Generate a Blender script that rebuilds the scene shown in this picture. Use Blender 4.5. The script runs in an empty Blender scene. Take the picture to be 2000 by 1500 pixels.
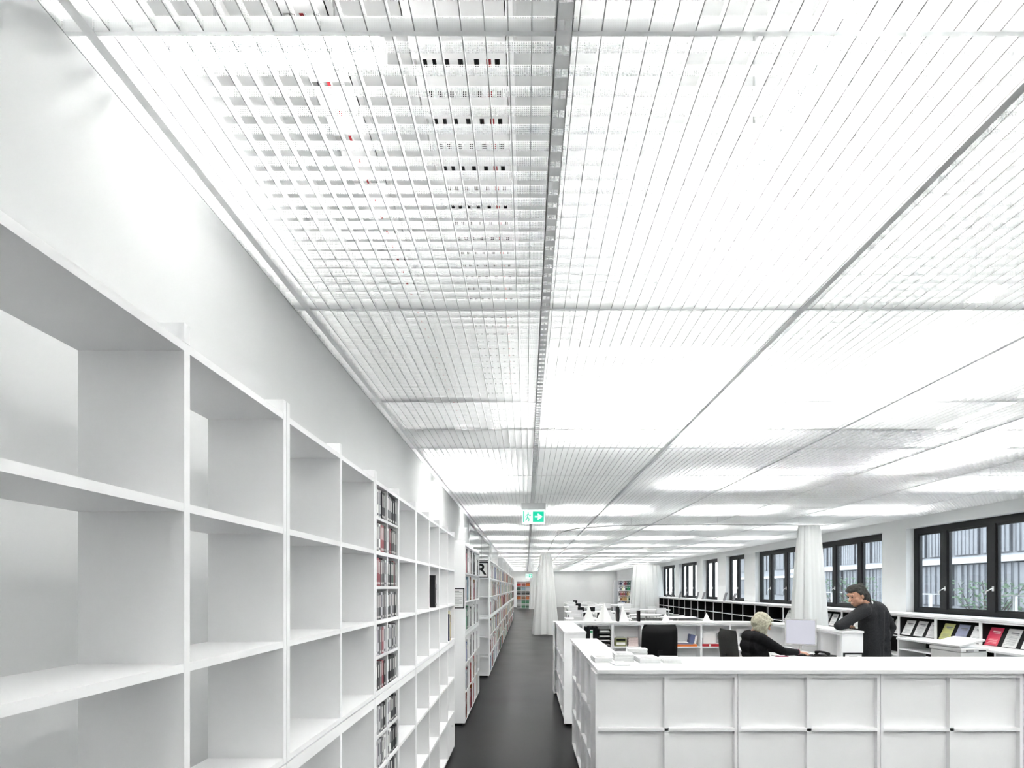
import bpy, bmesh, math, random
from mathutils import Vector, Matrix
random.seed(7)
PI = math.pi
scene = bpy.context.scene
C = scene.collection
# ------------------------------------------------------------------ camera
F = 985.0; VX, VY = 1028.0, 1147.5; EYE = 1.6
cd = bpy.data.cameras.new('camera'); cam = bpy.data.objects.new('camera', cd); C.objects.link(cam)
cam.location = (0, 0, EYE); cam.rotation_euler = (PI/2, 0, 0)
cd.sensor_width = 36; cd.sensor_fit = 'HORIZONTAL'; cd.lens = F/2000*36
cd.shift_x = -(VX-1000)/2000; cd.shift_y = (VY-750)/2000
cd.clip_start = 0.05; cd.clip_end = 300
scene.camera = cam
# ------------------------------------------------------------------ world / exposure
w = bpy.data.worlds.new('world'); scene.world = w; w.use_nodes = True
bgn = w.node_tree.nodes['Background']
bgn.inputs[0].default_value = (0.86, 0.93, 1.0, 1); bgn.inputs[1].default_value = 1.4
scene.view_settings.view_transform = 'Standard'; scene.view_settings.look = 'None'
scene.view_settings.gamma = 1; scene.view_settings.use_curve_mapping = False
scene.view_settings.exposure = 2.18
scene.cycles.use_light_tree = False; scene.cycles.max_bounces = 6; scene.cycles.diffuse_bounces = 4; scene.cycles.glossy_bounces = 2
LAMP = 30.0          # emission strength of the fluorescent lamps above the open ceiling
def P(x, y, Y):
    return Vector(((x-VX)/F*Y, Y, EYE-(y-VY)/F*Y))

# ------------------------------------------------------------------ materials
MATS = {}
def mat(name, col, rough=0.5, spec=0.5, metal=0, var=0.0, scale=20, emit=0, emitcol=None, sheen=0, bump=0):
    if name in MATS: return MATS[name]
    m = bpy.data.materials.new(name); m.use_nodes = True; nt = m.node_tree
    b = nt.nodes['Principled BSDF']
    b.inputs['Base Color'].default_value = (*col, 1); b.inputs['Roughness'].default_value = rough
    b.inputs['Metallic'].default_value = metal; b.inputs['Specular IOR Level'].default_value = spec
    if sheen: b.inputs['Sheen Weight'].default_value = sheen
    if emit:
        b.inputs['Emission Color'].default_value = (*(emitcol or col), 1); b.inputs['Emission Strength'].default_value = emit
    if var or bump:
        tc = nt.nodes.new('ShaderNodeTexCoord'); n = nt.nodes.new('ShaderNodeTexNoise')
        n.inputs['Scale'].default_value = scale; n.inputs['Detail'].default_value = 5
        nt.links.new(tc.outputs['Object'], n.inputs['Vector'])
        if var:
            r = nt.nodes.new('ShaderNodeValToRGB')
            r.color_ramp.elements[0].position = .3; r.color_ramp.elements[1].position = .7
            r.color_ramp.elements[0].color = (*[max(0, c*(1-var)) for c in col], 1)
            r.color_ramp.elements[1].color = (*[min(1, c*(1+var)) for c in col], 1)
            nt.links.new(n.outputs['Fac'], r.inputs['Fac']); nt.links.new(r.outputs['Color'], b.inputs['Base Color'])
        if bump:
            bp = nt.nodes.new('ShaderNodeBump'); bp.inputs['Strength'].default_value = bump; bp.inputs['Distance'].default_value = .004
            nt.links.new(n.outputs['Fac'], bp.inputs['Height']); nt.links.new(bp.outputs['Normal'], b.inputs['Normal'])
    MATS[name] = m
    return m
WALL = mat('white_paint', (.74, .75, .75), .9, .2, var=.01, scale=3)
LAM = mat('white_laminate', (.89, .895, .90), .38, .4, var=.008, scale=8)
LAMT = mat('white_worktop', (.78, .785, .79), .35, .4, var=.006, scale=8)
BLK = mat('black_plastic', (.004, .004, .0045), .5, .2, bump=.05, scale=60)
BLKM = mat('black_board', (.006, .006, .007), .6, .2, var=.2, scale=5)
FRM = mat('anthracite_frame', (.012, .013, .015), .45, .25, var=.08, scale=6)
GRY = mat('grey_metal', (.55, .56, .56), .4, .5, .3, var=.03)
CHR = mat('chrome', (.8, .8, .8), .15, .5, 1)
PAP = mat('paper', (.85, .85, .84), .8, .2, var=.02)
LEG = mat('white_metal', (.8, .8, .8), .35, .5)
SKIN = mat('skin', (.50, .27, .18), .55, .4, var=.06, scale=25)
SKIN2 = mat('pale_skin', (.56, .33, .24), .55, .4, var=.06, scale=25)
SUIT = mat('charcoal_wool', (.026, .027, .029), .9, .12, var=.25, scale=90, bump=.3)
KNIT = mat('black_knit', (.008, .008, .009), .9, .12, var=.3, scale=60, bump=.4)

def floor_mat():
    m = bpy.data.materials.new('dark_linoleum'); m.use_nodes = True; nt = m.node_tree; b = nt.nodes['Principled BSDF']
    tc = nt.nodes.new('ShaderNodeTexCoord'); n = nt.nodes.new('ShaderNodeTexNoise'); n.inputs['Scale'].default_value = 1.3; n.inputs['Detail'].default_value = 8
    r = nt.nodes.new('ShaderNodeValToRGB'); r.color_ramp.elements[0].position = .35; r.color_ramp.elements[1].position = .7
    r.color_ramp.elements[0].color = (.009, .009, .0095, 1); r.color_ramp.elements[1].color = (.014, .0135, .014, 1)
    nt.links.new(tc.outputs['Object'], n.inputs['Vector']); nt.links.new(n.outputs['Fac'], r.inputs['Fac']); nt.links.new(r.outputs['Color'], b.inputs['Base Color'])
    rr = nt.nodes.new('ShaderNodeMapRange'); rr.inputs['To Min'].default_value = .28; rr.inputs['To Max'].default_value = .38
    nt.links.new(n.outputs['Fac'], rr.inputs['Value']); nt.links.new(rr.outputs['Result'], b.inputs['Roughness'])
    b.inputs['Specular IOR Level'].default_value = .09
    return m
FLOOR = floor_mat()

def perforated(name, col, pitch, hole, transl=.35):
    """thin perforated sheet: white diffuse + translucent, with rows of square holes"""
    m = bpy.data.materials.new(name); m.use_nodes = True; nt = m.node_tree; nt.nodes.clear()
    out = nt.nodes.new('ShaderNodeOutputMaterial')
    d = nt.nodes.new('ShaderNodeBsdfDiffuse'); t = nt.nodes.new('ShaderNodeBsdfTranslucent'); tr = nt.nodes.new('ShaderNodeBsdfTransparent')
    d.inputs[0].default_value = (*col, 1); t.inputs[0].default_value = (*col, 1)
    mx = nt.nodes.new('ShaderNodeMixShader'); mx.inputs[0].default_value = transl
    nt.links.new(d.outputs[0], mx.inputs[1]); nt.links.new(t.outputs[0], mx.inputs[2])
    tc = nt.nodes.new('ShaderNodeTexCoord'); sep = nt.nodes.new('ShaderNodeSeparateXYZ')
    nt.links.new(tc.outputs['Object'], sep.inputs[0])
    def M(op, a, b=None):
        n = nt.nodes.new('ShaderNodeMath'); n.operation = op
        for i, v in enumerate((a, b)):
            if v is None: continue
            if isinstance(v, (int, float)): n.inputs[i].default_value = v
            else: nt.links.new(v, n.inputs[i])
        return n.outputs[0]
    h = M('ADD', sep.outputs[0], sep.outputs[1])
    fx = M('FRACT', M('DIVIDE', h, pitch)); fz = M('FRACT', M('DIVIDE', sep.outputs[2], pitch))
    hx = M('LESS_THAN', M('ABSOLUTE', M('SUBTRACT', fx, .5)), hole/2)
    hz = M('LESS_THAN', M('ABSOLUTE', M('SUBTRACT', fz, .5)), hole/2)
    k = M('MULTIPLY', hx, hz)
    mx2 = nt.nodes.new('ShaderNodeMixShader'); nt.links.new(k, mx2.inputs[0])
    nt.links.new(mx.outputs[0], mx2.inputs[1]); nt.links.new(tr.outputs[0], mx2.inputs[2]); nt.links.new(mx2.outputs[0], out.inputs[0])
    return m
MESHB = perforated('perforated_white_sheet', (.88, .89, .89), .0058, .58)
RAILM = mat('rail_white_metal', (.84, .85, .85), .5, .4, 0, var=.04, scale=30)
def glass_mat():
    m = bpy.data.materials.new('window_glass'); m.use_nodes = True; nt = m.node_tree; nt.nodes.clear()
    out = nt.nodes.new('ShaderNodeOutputMaterial'); g = nt.nodes.new('ShaderNodeBsdfGlossy'); g.inputs['Roughness'].default_value = .01
    t = nt.nodes.new('ShaderNodeBsdfTransparent'); t.inputs[0].default_value = (.93, .95, .95, 1)
    ge = nt.nodes.new('ShaderNodeNewGeometry'); dp = nt.nodes.new('ShaderNodeVectorMath'); dp.operation = 'DOT_PRODUCT'
    nt.links.new(ge.outputs['Normal'], dp.inputs[0]); nt.links.new(ge.outputs['Incoming'], dp.inputs[1])
    def M(op, a, b=None):
        n = nt.nodes.new('ShaderNodeMath'); n.operation = op
        for i, v in enumerate((a, b)):
            if v is None: continue
            if isinstance(v, (int, float)): n.inputs[i].default_value = v
            else: nt.links.new(v, n.inputs[i])
        return n.outputs[0]
    fr = M('ADD', M('MULTIPLY', M('POWER', M('SUBTRACT', 1.0, M('ABSOLUTE', dp.outputs['Value'])), 5.0), .9), .035)
    mx = nt.nodes.new('ShaderNodeMixShader'); nt.links.new(fr, mx.inputs[0]); nt.links.new(t.outputs[0], mx.inputs[1]); nt.links.new(g.outputs[0], mx.inputs[2])
    nt.links.new(mx.outputs[0], out.inputs[0]); return m
GLASS = glass_mat()
def cloth_mat(name, col, tl=.3):
    m = bpy.data.materials.new(name); m.use_nodes = True; nt = m.node_tree; nt.nodes.clear()
    out = nt.nodes.new('ShaderNodeOutputMaterial'); d = nt.nodes.new('ShaderNodeBsdfDiffuse'); t = nt.nodes.new('ShaderNodeBsdfTranslucent')
    d.inputs[0].default_value = (*col, 1); t.inputs[0].default_value = (*col, 1)
    mx = nt.nodes.new('ShaderNodeMixShader'); mx.inputs[0].default_value = tl
    nt.links.new(d.outputs[0], mx.inputs[1]); nt.links.new(t.outputs[0], mx.inputs[2]); nt.links.new(mx.outputs[0], out.inputs[0]); return m
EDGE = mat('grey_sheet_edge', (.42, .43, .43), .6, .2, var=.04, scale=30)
MESHF = cloth_mat('white_sheet_far', (.88, .89, .89), .5); JOINT = cloth_mat('joint_strip', (.85, .86, .86), .45)
CLOTH = cloth_mat('white_curtain_cloth', (.88, .89, .88))
LAMPM = mat('lamp_tube', (1, 1, 1), .5, emit=LAMP, emitcol=(1, .99, .97))

# ------------------------------------------------------------------ mesh builder
class MB:
    def __init__(s): s.v = []; s.f = []; s.m = []; s.smooth = []
    def add(s, vs, fs, mi=0, sm=False):
        o = len(s.v); s.v += [tuple(v) for v in vs]
        for f in fs: s.f.append([i+o for i in f]); s.m.append(mi); s.smooth.append(sm)
        return s
    def box(s, x0, x1, y0, y1, z0, z1, mi=0, M=None, b=0.0):
        if x0 > x1: x0, x1 = x1, x0
        if y0 > y1: y0, y1 = y1, y0
        if z0 > z1: z0, z1 = z1, z0
        vs = [(x, y, z) for z in (z0, z1) for y in (y0, y1) for x in (x0, x1)]
        fs = [(0, 2, 3, 1), (4, 5, 7, 6), (0, 1, 5, 4), (2, 6, 7, 3), (0, 4, 6, 2), (1, 3, 7, 5)]
        if b > 0:
            bm = bmesh.new(); bv = [bm.verts.new(v) for v in vs]
            for f in fs: bm.faces.new([bv[i] for i in f])
            bmesh.ops.bevel(bm, geom=list(bm.edges), offset=b, segments=2, affect='EDGES', profile=.6)
            vs = [v.co.copy() for v in bm.verts]; bm.verts.index_update(); fs = [[v.index for v in f.verts] for f in bm.faces]; bm.free()
        if M: vs = [M @ Vector(v) for v in vs]
        return s.add(vs, fs, mi)
    def quad(s, a, b, c, d, mi=0): return s.add([a, b, c, d], [(0, 1, 2, 3)], mi)
    def prism(s, pts, z0, z1, mi=0, M=None):       # pts in xy, ccw
        n = len(pts); vs = [(p[0], p[1], z0) for p in pts] + [(p[0], p[1], z1) for p in pts]
        if M: vs = [M @ Vector(v) for v in vs]
        fs = [tuple(range(n-1, -1, -1)), tuple(range(n, 2*n))] + [(i, (i+1) % n, (i+1) % n+n, i+n) for i in range(n)]
        return s.add(vs, fs, mi)
    def tube(s, pts, r, n=10, mi=0, cap=True):
        pts = [Vector(p) for p in pts]; rs = r if isinstance(r, (list, tuple)) else [r]*len(pts)
        rings = []; up = Vector((0, 0, 1))
        for i, p in enumerate(pts):
            t = (pts[min(i+1, len(pts)-1)]-pts[max(i-1, 0)]).normalized()
            a = t.cross(up if abs(t.z) < .95 else Vector((1, 0, 0))).normalized(); b = t.cross(a).normalized()
            rings.append([p+(a*math.cos(2*PI*k/n)+b*math.sin(2*PI*k/n))*rs[i] for k in range(n)])
        vs = [v for R in rings for v in R]; fs = []
        for i in range(len(pts)-1):
            for k in range(n): fs.append((i*n+k, i*n+(k+1) % n, (i+1)*n+(k+1) % n, (i+1)*n+k))
        s.add(vs, fs, mi, True)
        if cap: s.add(rings[0], [tuple(range(n))], mi); s.add(rings[-1], [tuple(range(n-1, -1, -1))], mi)
        return s
    def lathe(s, prof, n=24, mi=0, c=(0, 0, 0), M=None):
        vs = []; 
        for r, z in prof:
            for k in range(n): vs.append(Vector((c[0]+r*math.cos(2*PI*k/n), c[1]+r*math.sin(2*PI*k/n), c[2]+z)))
        if M: vs = [M @ v for v in vs]
        fs = []
        for i in range(len(prof)-1):
            for k in range(n): fs.append((i*n+k, i*n+(k+1) % n, (i+1)*n+(k+1) % n, (i+1)*n+k))
        return s.add(vs, fs, mi, True)
    def mesh(s, name, mats):
        me = bpy.data.meshes.new(name); me.from_pydata(s.v, [], s.f)
        for m in (mats if isinstance(mats, (list, tuple)) else [mats]): me.materials.append(m)
        me.polygons.foreach_set('material_index', s.m); me.polygons.foreach_set('use_smooth', s.smooth); me.update()
        return me
    def build(s, name, mats, parent=None, loc=(0, 0, 0), rotz=0):
        o = bpy.data.objects.new(name, s.mesh(name, mats)); C.objects.link(o); o.location = loc; o.rotation_euler = (0, 0, rotz)
        if parent: o.parent = parent
        return o
def tag(o, label=None, cat=None, group=None, kind=None):
    for k, v in (('label', label), ('category', cat), ('group', group), ('kind', kind)):
        if v: o[k] = v
    return o
def thing(name, loc, label, cat, group=None, rotz=0):
    o = bpy.data.objects.new(name, None); C.objects.link(o); o.location = loc; o.rotation_euler = (0, 0, rotz); o.empty_display_size = .1
    return tag(o, label, cat, group)
def struct(o): o['kind'] = 'structure'; return o
def copy_tree(o, parent=None):
    c = o.copy(); C.objects.link(c); c.parent = parent
    for ch in list(o.children): copy_tree(ch, c)
    return c
ORD = ['first', 'second', 'third', 'fourth', 'fifth', 'sixth', 'seventh', 'eighth', 'ninth', 'tenth', 'eleventh', 'twelfth', 'thirteenth', 'fourteenth', 'fifteenth', 'sixteenth', 'seventeenth', 'eighteenth', 'nineteenth', 'twentieth', 'twenty-first', 'twenty-second', 'twenty-third', 'twenty-fourth', 'twenty-fifth', 'twenty-sixth', 'twenty-seventh', 'twenty-eighth', 'twenty-ninth', 'thirtieth', 'thirty-first', 'thirty-second', 'thirty-third', 'thirty-fourth', 'thirty-fifth', 'thirty-sixth']

# ------------------------------------------------------------------ setting
H = 1.33; ZC = EYE+H; CELL = 1.33*.0421; ZS = 3.75
XL, XR, YN, YF = -1.115, 7.35, -1.6, 41.0
XFR = 7.5      # window frame plane
XLL = -3.4     # back of the bay left of the aisle beyond the wall
m = MB(); m.box(XLL-.2, XR+.5, YN-.2, YF+.2, -.2, 0); struct(m.build('floor', FLOOR))
m = MB(); m.box(XLL-.2, XR+.5, YN-.2, YF+.2, ZS, ZS+.2); struct(m.build('ceiling', mat('slab_paint', (.80, .81, .81), .9, .2, var=.03, scale=2)))
m = MB(); m.box(XL-.2, XL, YN, 9.65, 0, ZS); m.box(XLL-.2, XL-.2, 9.5, 9.65, 0, ZS); m.box(XLL-.2, XLL, 9.65, YF, 0, ZS); struct(m.build('wall_left', WALL))
m = MB(); m.box(XLL-.2, XR+.5, YF, YF+.2, 0, ZS); struct(m.build('wall_far', WALL))
m = MB(); m.box(XLL-.2, XR+.5, YN-.2, YN, 0, ZS); struct(m.build('wall_near', WALL))
# open-cell ceiling: perforated strips in both directions
BH = .030
m = MB()
def ceilpanel(x0, x1, y0, y1):
    nx = int(round((x1-x0)/CELL)); ny = int(round((y1-y0)/CELL))
    for i in range(nx+1):
        x = x0+i*CELL
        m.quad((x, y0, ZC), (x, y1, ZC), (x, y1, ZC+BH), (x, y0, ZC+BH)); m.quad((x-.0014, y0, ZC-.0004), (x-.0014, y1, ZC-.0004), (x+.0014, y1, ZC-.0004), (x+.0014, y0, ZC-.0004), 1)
    for j in range(ny+1):
        y = y0+j*CELL
        m.quad((x0, y, ZC), (x1, y, ZC), (x1, y, ZC+BH), (x0, y, ZC+BH))
YS = YN+int((4.3-YN)/CELL)*CELL
ceilpanel(XL+.008, XR-.02, YN, YS)
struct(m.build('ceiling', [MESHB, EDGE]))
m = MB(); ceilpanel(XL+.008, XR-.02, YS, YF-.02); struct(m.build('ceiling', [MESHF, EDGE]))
m = MB(); 
# side bay ceiling left of the wall end
n0 = int((XL-XLL)/CELL)
for i in range(n0):
    x = XL-i*CELL; m.quad((x, 9.66, ZC), (x, YF, ZC), (x, YF, ZC+BH), (x, 9.66, ZC+BH))
for j in range(int((YF-9.66)/CELL)):
    y = 9.68+j*CELL; m.quad((XLL, y, ZC), (XL, y, ZC), (XL, y, ZC+BH), (XLL, y, ZC+BH))
struct(m.build('ceiling', [MESHF, EDGE]))
# longitudinal carrier rails (slotted channels) and transverse joints
rails = [-.786*H, .068*H, .992*H, 1.98*H, 2.916*H, 3.85*H, 4.81*H]
for i, x in enumerate(rails):
    m = MB()
    wv = .020 if i == 1 else .013
    if i == 1:      # slotted bottom flange, near part with real slots
        y = YN
        while y < 8.0:
            # ladder of slots: solid strip then two slots side by side
            m.box(x-wv, x+wv, y, y+.034, ZC-.004, ZC-.001)
            for a, b in ((-wv, -wv+.004), (-.002, .002), (wv-.004, wv)): m.box(x+a, x+b, y+.034, y+.056, ZC-.004, ZC-.001)
            y += .056
        m.box(x-wv, x+wv, y, YF, ZC-.004, ZC-.001)
        m.box(x-wv, x-wv+.002, YN, YF, ZC-.004, ZC+.035); m.box(x+wv-.002, x+wv, YN, YF, ZC-.004, ZC+.035)
    else:
        m.box(x-wv, x+wv, YN, YF, ZC-.004, ZC+.032)
    struct(m.build('trim_%d' % (i+1), RAILM))
m = MB(); y = 1.21
while y < YF-1:
    m.box(XL+.01, XR-.03, y-.005, y+.005, ZC-.002, ZC+.03); y += 1.2
struct(m.build('trim_8', JOINT))
# ceiling services seen through the mesh
def service(name, label, cat, x0, x1, z0, z1, y0, y1, slots=None):
    m = MB(); t = thing(name, ((x0+x1)/2, y0, z0), label, cat)
    def L(a, b, c, d, e, f): m.box(a-(x0+x1)/2, b-(x0+x1)/2, c-y0, d-y0, e-z0, f-z0)
    L(x0, x0+.003, y0, y1, z0, z1); L(x1-.003, x1, y0, y1, z0, z1)
    y = y0
    while y < y1-.1:
        L(x0, x1, y, y+.075, z0, z0+.003)
        nn = max(1, int((x1-x0)/.05))
        for k in range(nn+1):
            xx = x0+(x1-x0-.006)*k/nn; L(xx, xx+.006, y+.075, y+.1, z0, z0+.003)
        y += .1
    o = m.build('tray', GRY if not slots else LEG, t)
    if slots:
        for k, (dx, cm) in enumerate(slots):
            c = MB(); pts = [(dx+.004*math.sin(j*1.7+k), j*(y1-y0)/30, .012+.003*math.sin(j+k)) for j in range(31)]; c.tube(pts, .008, 6)
            c.build('cable', cm, t)
    return t
RED = mat('red_cable', (.45, .02, .03), .5); 
service('cable_tray', 'perforated cable tray with dark cables above the mesh ceiling, left of the centre rail', 'cable tray', -.36, -.06, 3.25, 3.31, .3, 16, [(-.11, BLK), (-.08, BLK), (-.04, BLK), (.0, BLK), (.05, BLK), (.09, RED), (.12, BLK)])
service('cable_tray', 'narrow perforated cable tray with red and black cables nearer the left wall', 'cable tray', -.72, -.58, 3.28, 3.34, .3, 14, [(-.04, BLK), (-.01, RED), (.03, BLK)])
t = thing('air_duct', (.09, 0, 3.3), 'long flat grey air duct above the mesh ceiling beside the centre rail', 'duct')
m = MB(); m.box(-.13, .03, .2, 24, 0, .16, b=.01); m.build('duct', GRY, t)
for k in range(9): m = MB(); m.box(-.14, .04, .2+k*2.6, .23+k*2.6, -.008, .168); m.build('flange', GRY, t)

# ------------------------------------------------------------------ lamps above the mesh
ZL = 3.2
LAMPD = mat('dim_lamp_tube', (1, 1, 1), .5, emit=13, emitcol=(1, .99, .97)); LAMPN = mat('soft_lamp_tube', (1, 1, 1), .5, emit=20, emitcol=(1, .99, .97))
def lamp(xc, yc, L, along, label, wd=.09, lm=None):
    t = thing('ceiling_lamp', (xc, yc, ZL), label, 'ceiling lamp', 'fluorescent lamps above the mesh ceiling', 0 if along == 'x' else PI/2)
    m = MB(); m.box(-L/2, L/2, -wd/2, wd/2, .02, .07, b=.004); m.build('housing', LEG, t)
    m = MB(); m.box(-L/2+.01, L/2-.01, -wd/2+.008, wd/2-.008, 0, .019); m.build('diffuser', lm or (LAMPN if .5 < xc < 3.0 and 0 < yc < 5 else LAMPM), t)
    for xh in (-L/2+.15, L/2-.15):
        m = MB(); m.tube([(xh, 0, .07), (xh, 0, ZS-ZL-.005)], .004, 6); m.build('hanger', GRY, t)
lamp(-.76, 1.52, .66, 'x', 'short bright lamp over the mesh close to the left wall, nearest the camera', lm=LAMPD)
lamp(.9, 3.45, 1.5, 'x', 'first of two bright crosswise lamps over the mesh right of the centre rail')
lamp(1.1, 4.12, 1.8, 'x', 'second, farther of two bright crosswise lamps right of the centre rail', .14)
lamp(-.67, 5.58, .75, 'x', 'short crosswise lamp over the aisle shelves, in front of another one')
lamp(-.67, 6.4, .85, 'x', 'short crosswise lamp over the aisle shelves, behind another one')
lamp(.88, 1.35, 1.5, 'y', 'long lengthwise lamp glowing at the top edge right of the centre rail')
lamp(2.54, 3.2, 1.0, 'y', 'lengthwise lamp showing as a dashed streak at the right')
lamp(4.2, 4.9, 1.5, 'y', 'lengthwise lamp at the far right near the windows')
lamp(2.6, .4, 1.5, 'x', 'crosswise lamp above the top right, mostly beyond the picture edge')
lamp(4.6, 1.8, 1.5, 'x', 'crosswise lamp over the right side, before the windows')
for xx, y_, w_ in ((4.6, -.6, 'behind'), (6.3, .6, 'beside'), (6.3, 3.0, 'right of'), (2.6, -1.1, 'above and behind'), (-.4, -.9, 'left of and behind'), (6.0, 6.4, 'far right of'), (2.6, 6.3, 'before')):  # extra fill lamps, added to throw more light onto the left shelves
    lamp(xx, y_, 1.5 if xx > 0 else .9, 'x', 'added crosswise fill lamp %s the front counter and the camera' % w_)
yy = 8.75; r = 0
while yy < 40:
    for nm, xc, L in (('over the book aisle', -.55, .9), ('right of the aisle', 1.2, 1.5), ('over the middle of the room', 3.5, 1.5), ('by the windows', 5.9, 1.5)):
        if yy > 26 and nm == 'over the book aisle': pass
        lamp(xc, yy, L, 'x', 'crosswise lamp %s in the %s row of far lamps' % (nm, ORD[r]))
    if yy > 12: lamp(-2.3, yy, 1.2, 'x', 'crosswise lamp over the bay behind the bookcases in the %s row' % ORD[r])
    yy += 2.4; r += 1

# ------------------------------------------------------------------ right wall, windows
ZW0, ZW1 = 1.13, 2.735
wins = [(7.2, 9.76), (10.42, 12.98), (13.64, 16.2), (17.0, 18.6), (19.4, 21.0), (21.75, 24.3), (24.95, 27.5), (28.2, 30.7), (31.4, 33.9), (3.98, 6.54), (.76, 3.32)]
m = MB(); T = .27
m.box(XR, XR+T, YN, YF, 0, ZW0); m.box(XR, XR+T, YN, YF, ZW1, ZS)
ed = sorted(wins); prev = YN
for a, b in ed: m.box(XR, XR+T, prev, a, ZW0, ZW1); prev = b
m.box(XR, XR+T, prev, YF, ZW0, ZW1)
struct(m.build('wall_right', WALL))
def window(i, y0, y1):
    t = bpy.data.objects.new('window_%d' % i, None); C.objects.link(t); t.location = (XFR, y0, ZW0); t['kind'] = 'structure'
    L = y1-y0; Hh = ZW1-ZW0; fr = MB(); dp = .09
    fr.box(0, dp, 0, L, Hh-.11, Hh); fr.box(0, dp, 0, L, 0, .07); fr.box(0, dp, 0, .1, .07, Hh-.11); fr.box(0, dp, L-.1, L, .07, Hh-.11)
    mull = [L-.66-.11] + ([L-.66-.11-.93] if L > 2 else [])
    for y in mull: fr.box(-.012, dp, y, y+.13, .07, Hh-.11)
    fr.build('window_frame', FRM, t)
    segs = []; hi = L-.1
    for y in mull: segs.append((y+.13, hi)); hi = y
    segs.append((.1, hi))
    for a, b in segs:
        s = MB(); q = .035
        s.box(.01, .05, a, b, Hh-.11-q, Hh-.11); s.box(.01, .05, a, b, .07, .07+q); s.box(.01, .05, a, a+q, .07+q, Hh-.11-q); s.box(.01, .05, b-q, b, .07+q, Hh-.11-q)
        so = s.build('sash', FRM, t)
        g = MB(); g.box(.024, .03, a+q, b-q, .07+q, Hh-.11-q); g.build('pane', GLASS, so)
    for y in mull:
        h = MB(); h.tube([(-.012, y+.03, .45), (-.05, y+.03, .45), (-.055, y+.03, .44), (-.055, y+.10, .41), (-.055, y+.12, .36)], .009, 8)
        h.box(-.02, -.012, y+.015, y+.045, .41, .49); h.build('handle', LEG, t)
    return t
for i, (a, b) in enumerate(wins): window(i+1, a, b)

# ------------------------------------------------------------------ outside
m = MB(); m.box(XR+.5, 90, -30, 90, -.4, -.3); struct(m.build('floor', mat('street_asphalt', (.22, .22, .23), .9, var=.15, scale=3)))
CONC = mat('pale_concrete', (.24, .245, .26), .9, .2, var=.06, scale=2); FAC = mat('facade_panel', (.20, .205, .22), .7, .3, var=.05, scale=1.5)
SHADE = mat('facade_dark', (.07, .075, .085), .5, .5, var=.3, scale=1.2)
def building(x, y0, y1, h, label, fl0=2.75):
    t = thing('building', (x, y0, -.3), label, 'building')
    m = MB(); m.box(.3, 8, 0, y1-y0, 0, h); m.build('wall', CONC, t)
    z = .3; k = 0
    while z < h-2:
        s = MB(); s.box(-.1, .35, 0, y1-y0, z+2.75, z+3.0); s.build('floor_slab', mat('slab_white', (.6, .6, .6), .8), t)
        y = .3
        while y < y1-y0-2:
            p = MB(); p.box(.15, .3, y, y+1.9, z+.7, z+2.7); po = p.build('window', SHADE, t)
            c = MB()
            for q in range(6): c.box(.13, .148, y+.05+q*.31, y+.05+q*.31+.14+.1*random.random(), z+.72, z+2.68)
            c.build('curtain', FAC, po)
            y += 2.2
        z += 3.1; k += 1
    return t
building(21, -6, 40, 3.4, 'low grey building across the street behind the nearest window')
building(31, 41, 75, 9.5, 'tall pale building across the street behind the farther windows')
building(29.5, 2, 40.5, 9.0, 'higher grey building set back behind the low one')
GREEN = mat('shrub_leaf', (.05, .09, .05), .7, var=.4, scale=8); BARK = mat('bark', (.08, .07, .065), .9, var=.3)
def shrub(x, y, h, r, label):
    t = thing('shrub', (x, y, -.3), label, 'shrub', 'shrubs along the street')
    s = MB()
    for k in range(14):
        a = random.random()*6.28; rr = r*random.random()
        pts = [(0, 0, 0), (rr*.4*math.cos(a), rr*.4*math.sin(a), h*.45), (rr*math.cos(a+.4), rr*math.sin(a+.4), h*(.7+.3*random.random()))]
        s.tube(pts, [.03, .018, .006], 5)
    s.build('stem', BARK, t)
    f = MB()
    for k in range(500):
        a = random.random()*6.28; q = r*math.sqrt(random.random()); z = h*(.3+.7*random.random())
        c = Vector((q*math.cos(a), q*math.sin(a), z)); d = Vector((random.uniform(-1, 1), random.uniform(-1, 1), random.uniform(-1, 1))).normalized()*.07; e = d.orthogonal().normalized()*.035
        f.quad(c-d, c+e, c+d, c-e)
    f.build('foliage', GREEN, t)
shrub(12.5, 13.6, 2.1, .8, 'loose leafy shrub outside the nearest big window, left pane')
shrub(13.0, 20.5, 2.3, 1.1, 'shrub outside the window behind the standing man')
shrub(13.5, 11.2, 1.2, .8, 'low green shrub outside the nearest window, wide pane')
for (y, lb) in ((9.6, 'white T-shaped rail outside the left pane of the nearest window'), (7.9, 'white T-shaped rail outside at the right edge of the picture'), (12.75, 'white T-shaped rail outside beside the long curtain')):
    t = thing('safety_rail', (XFR+.35, y+.2, ZW0-.1), lb, 'rail', 'white rails outside the windows')
    a = MB(); a.box(-.015, .015, -.4, .4, .43, .455); a.build('bar', LEG, t)
    a = MB(); a.box(-.02, .02, -.02, .02, 0, .43); a.build('post', LEG, t)

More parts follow.
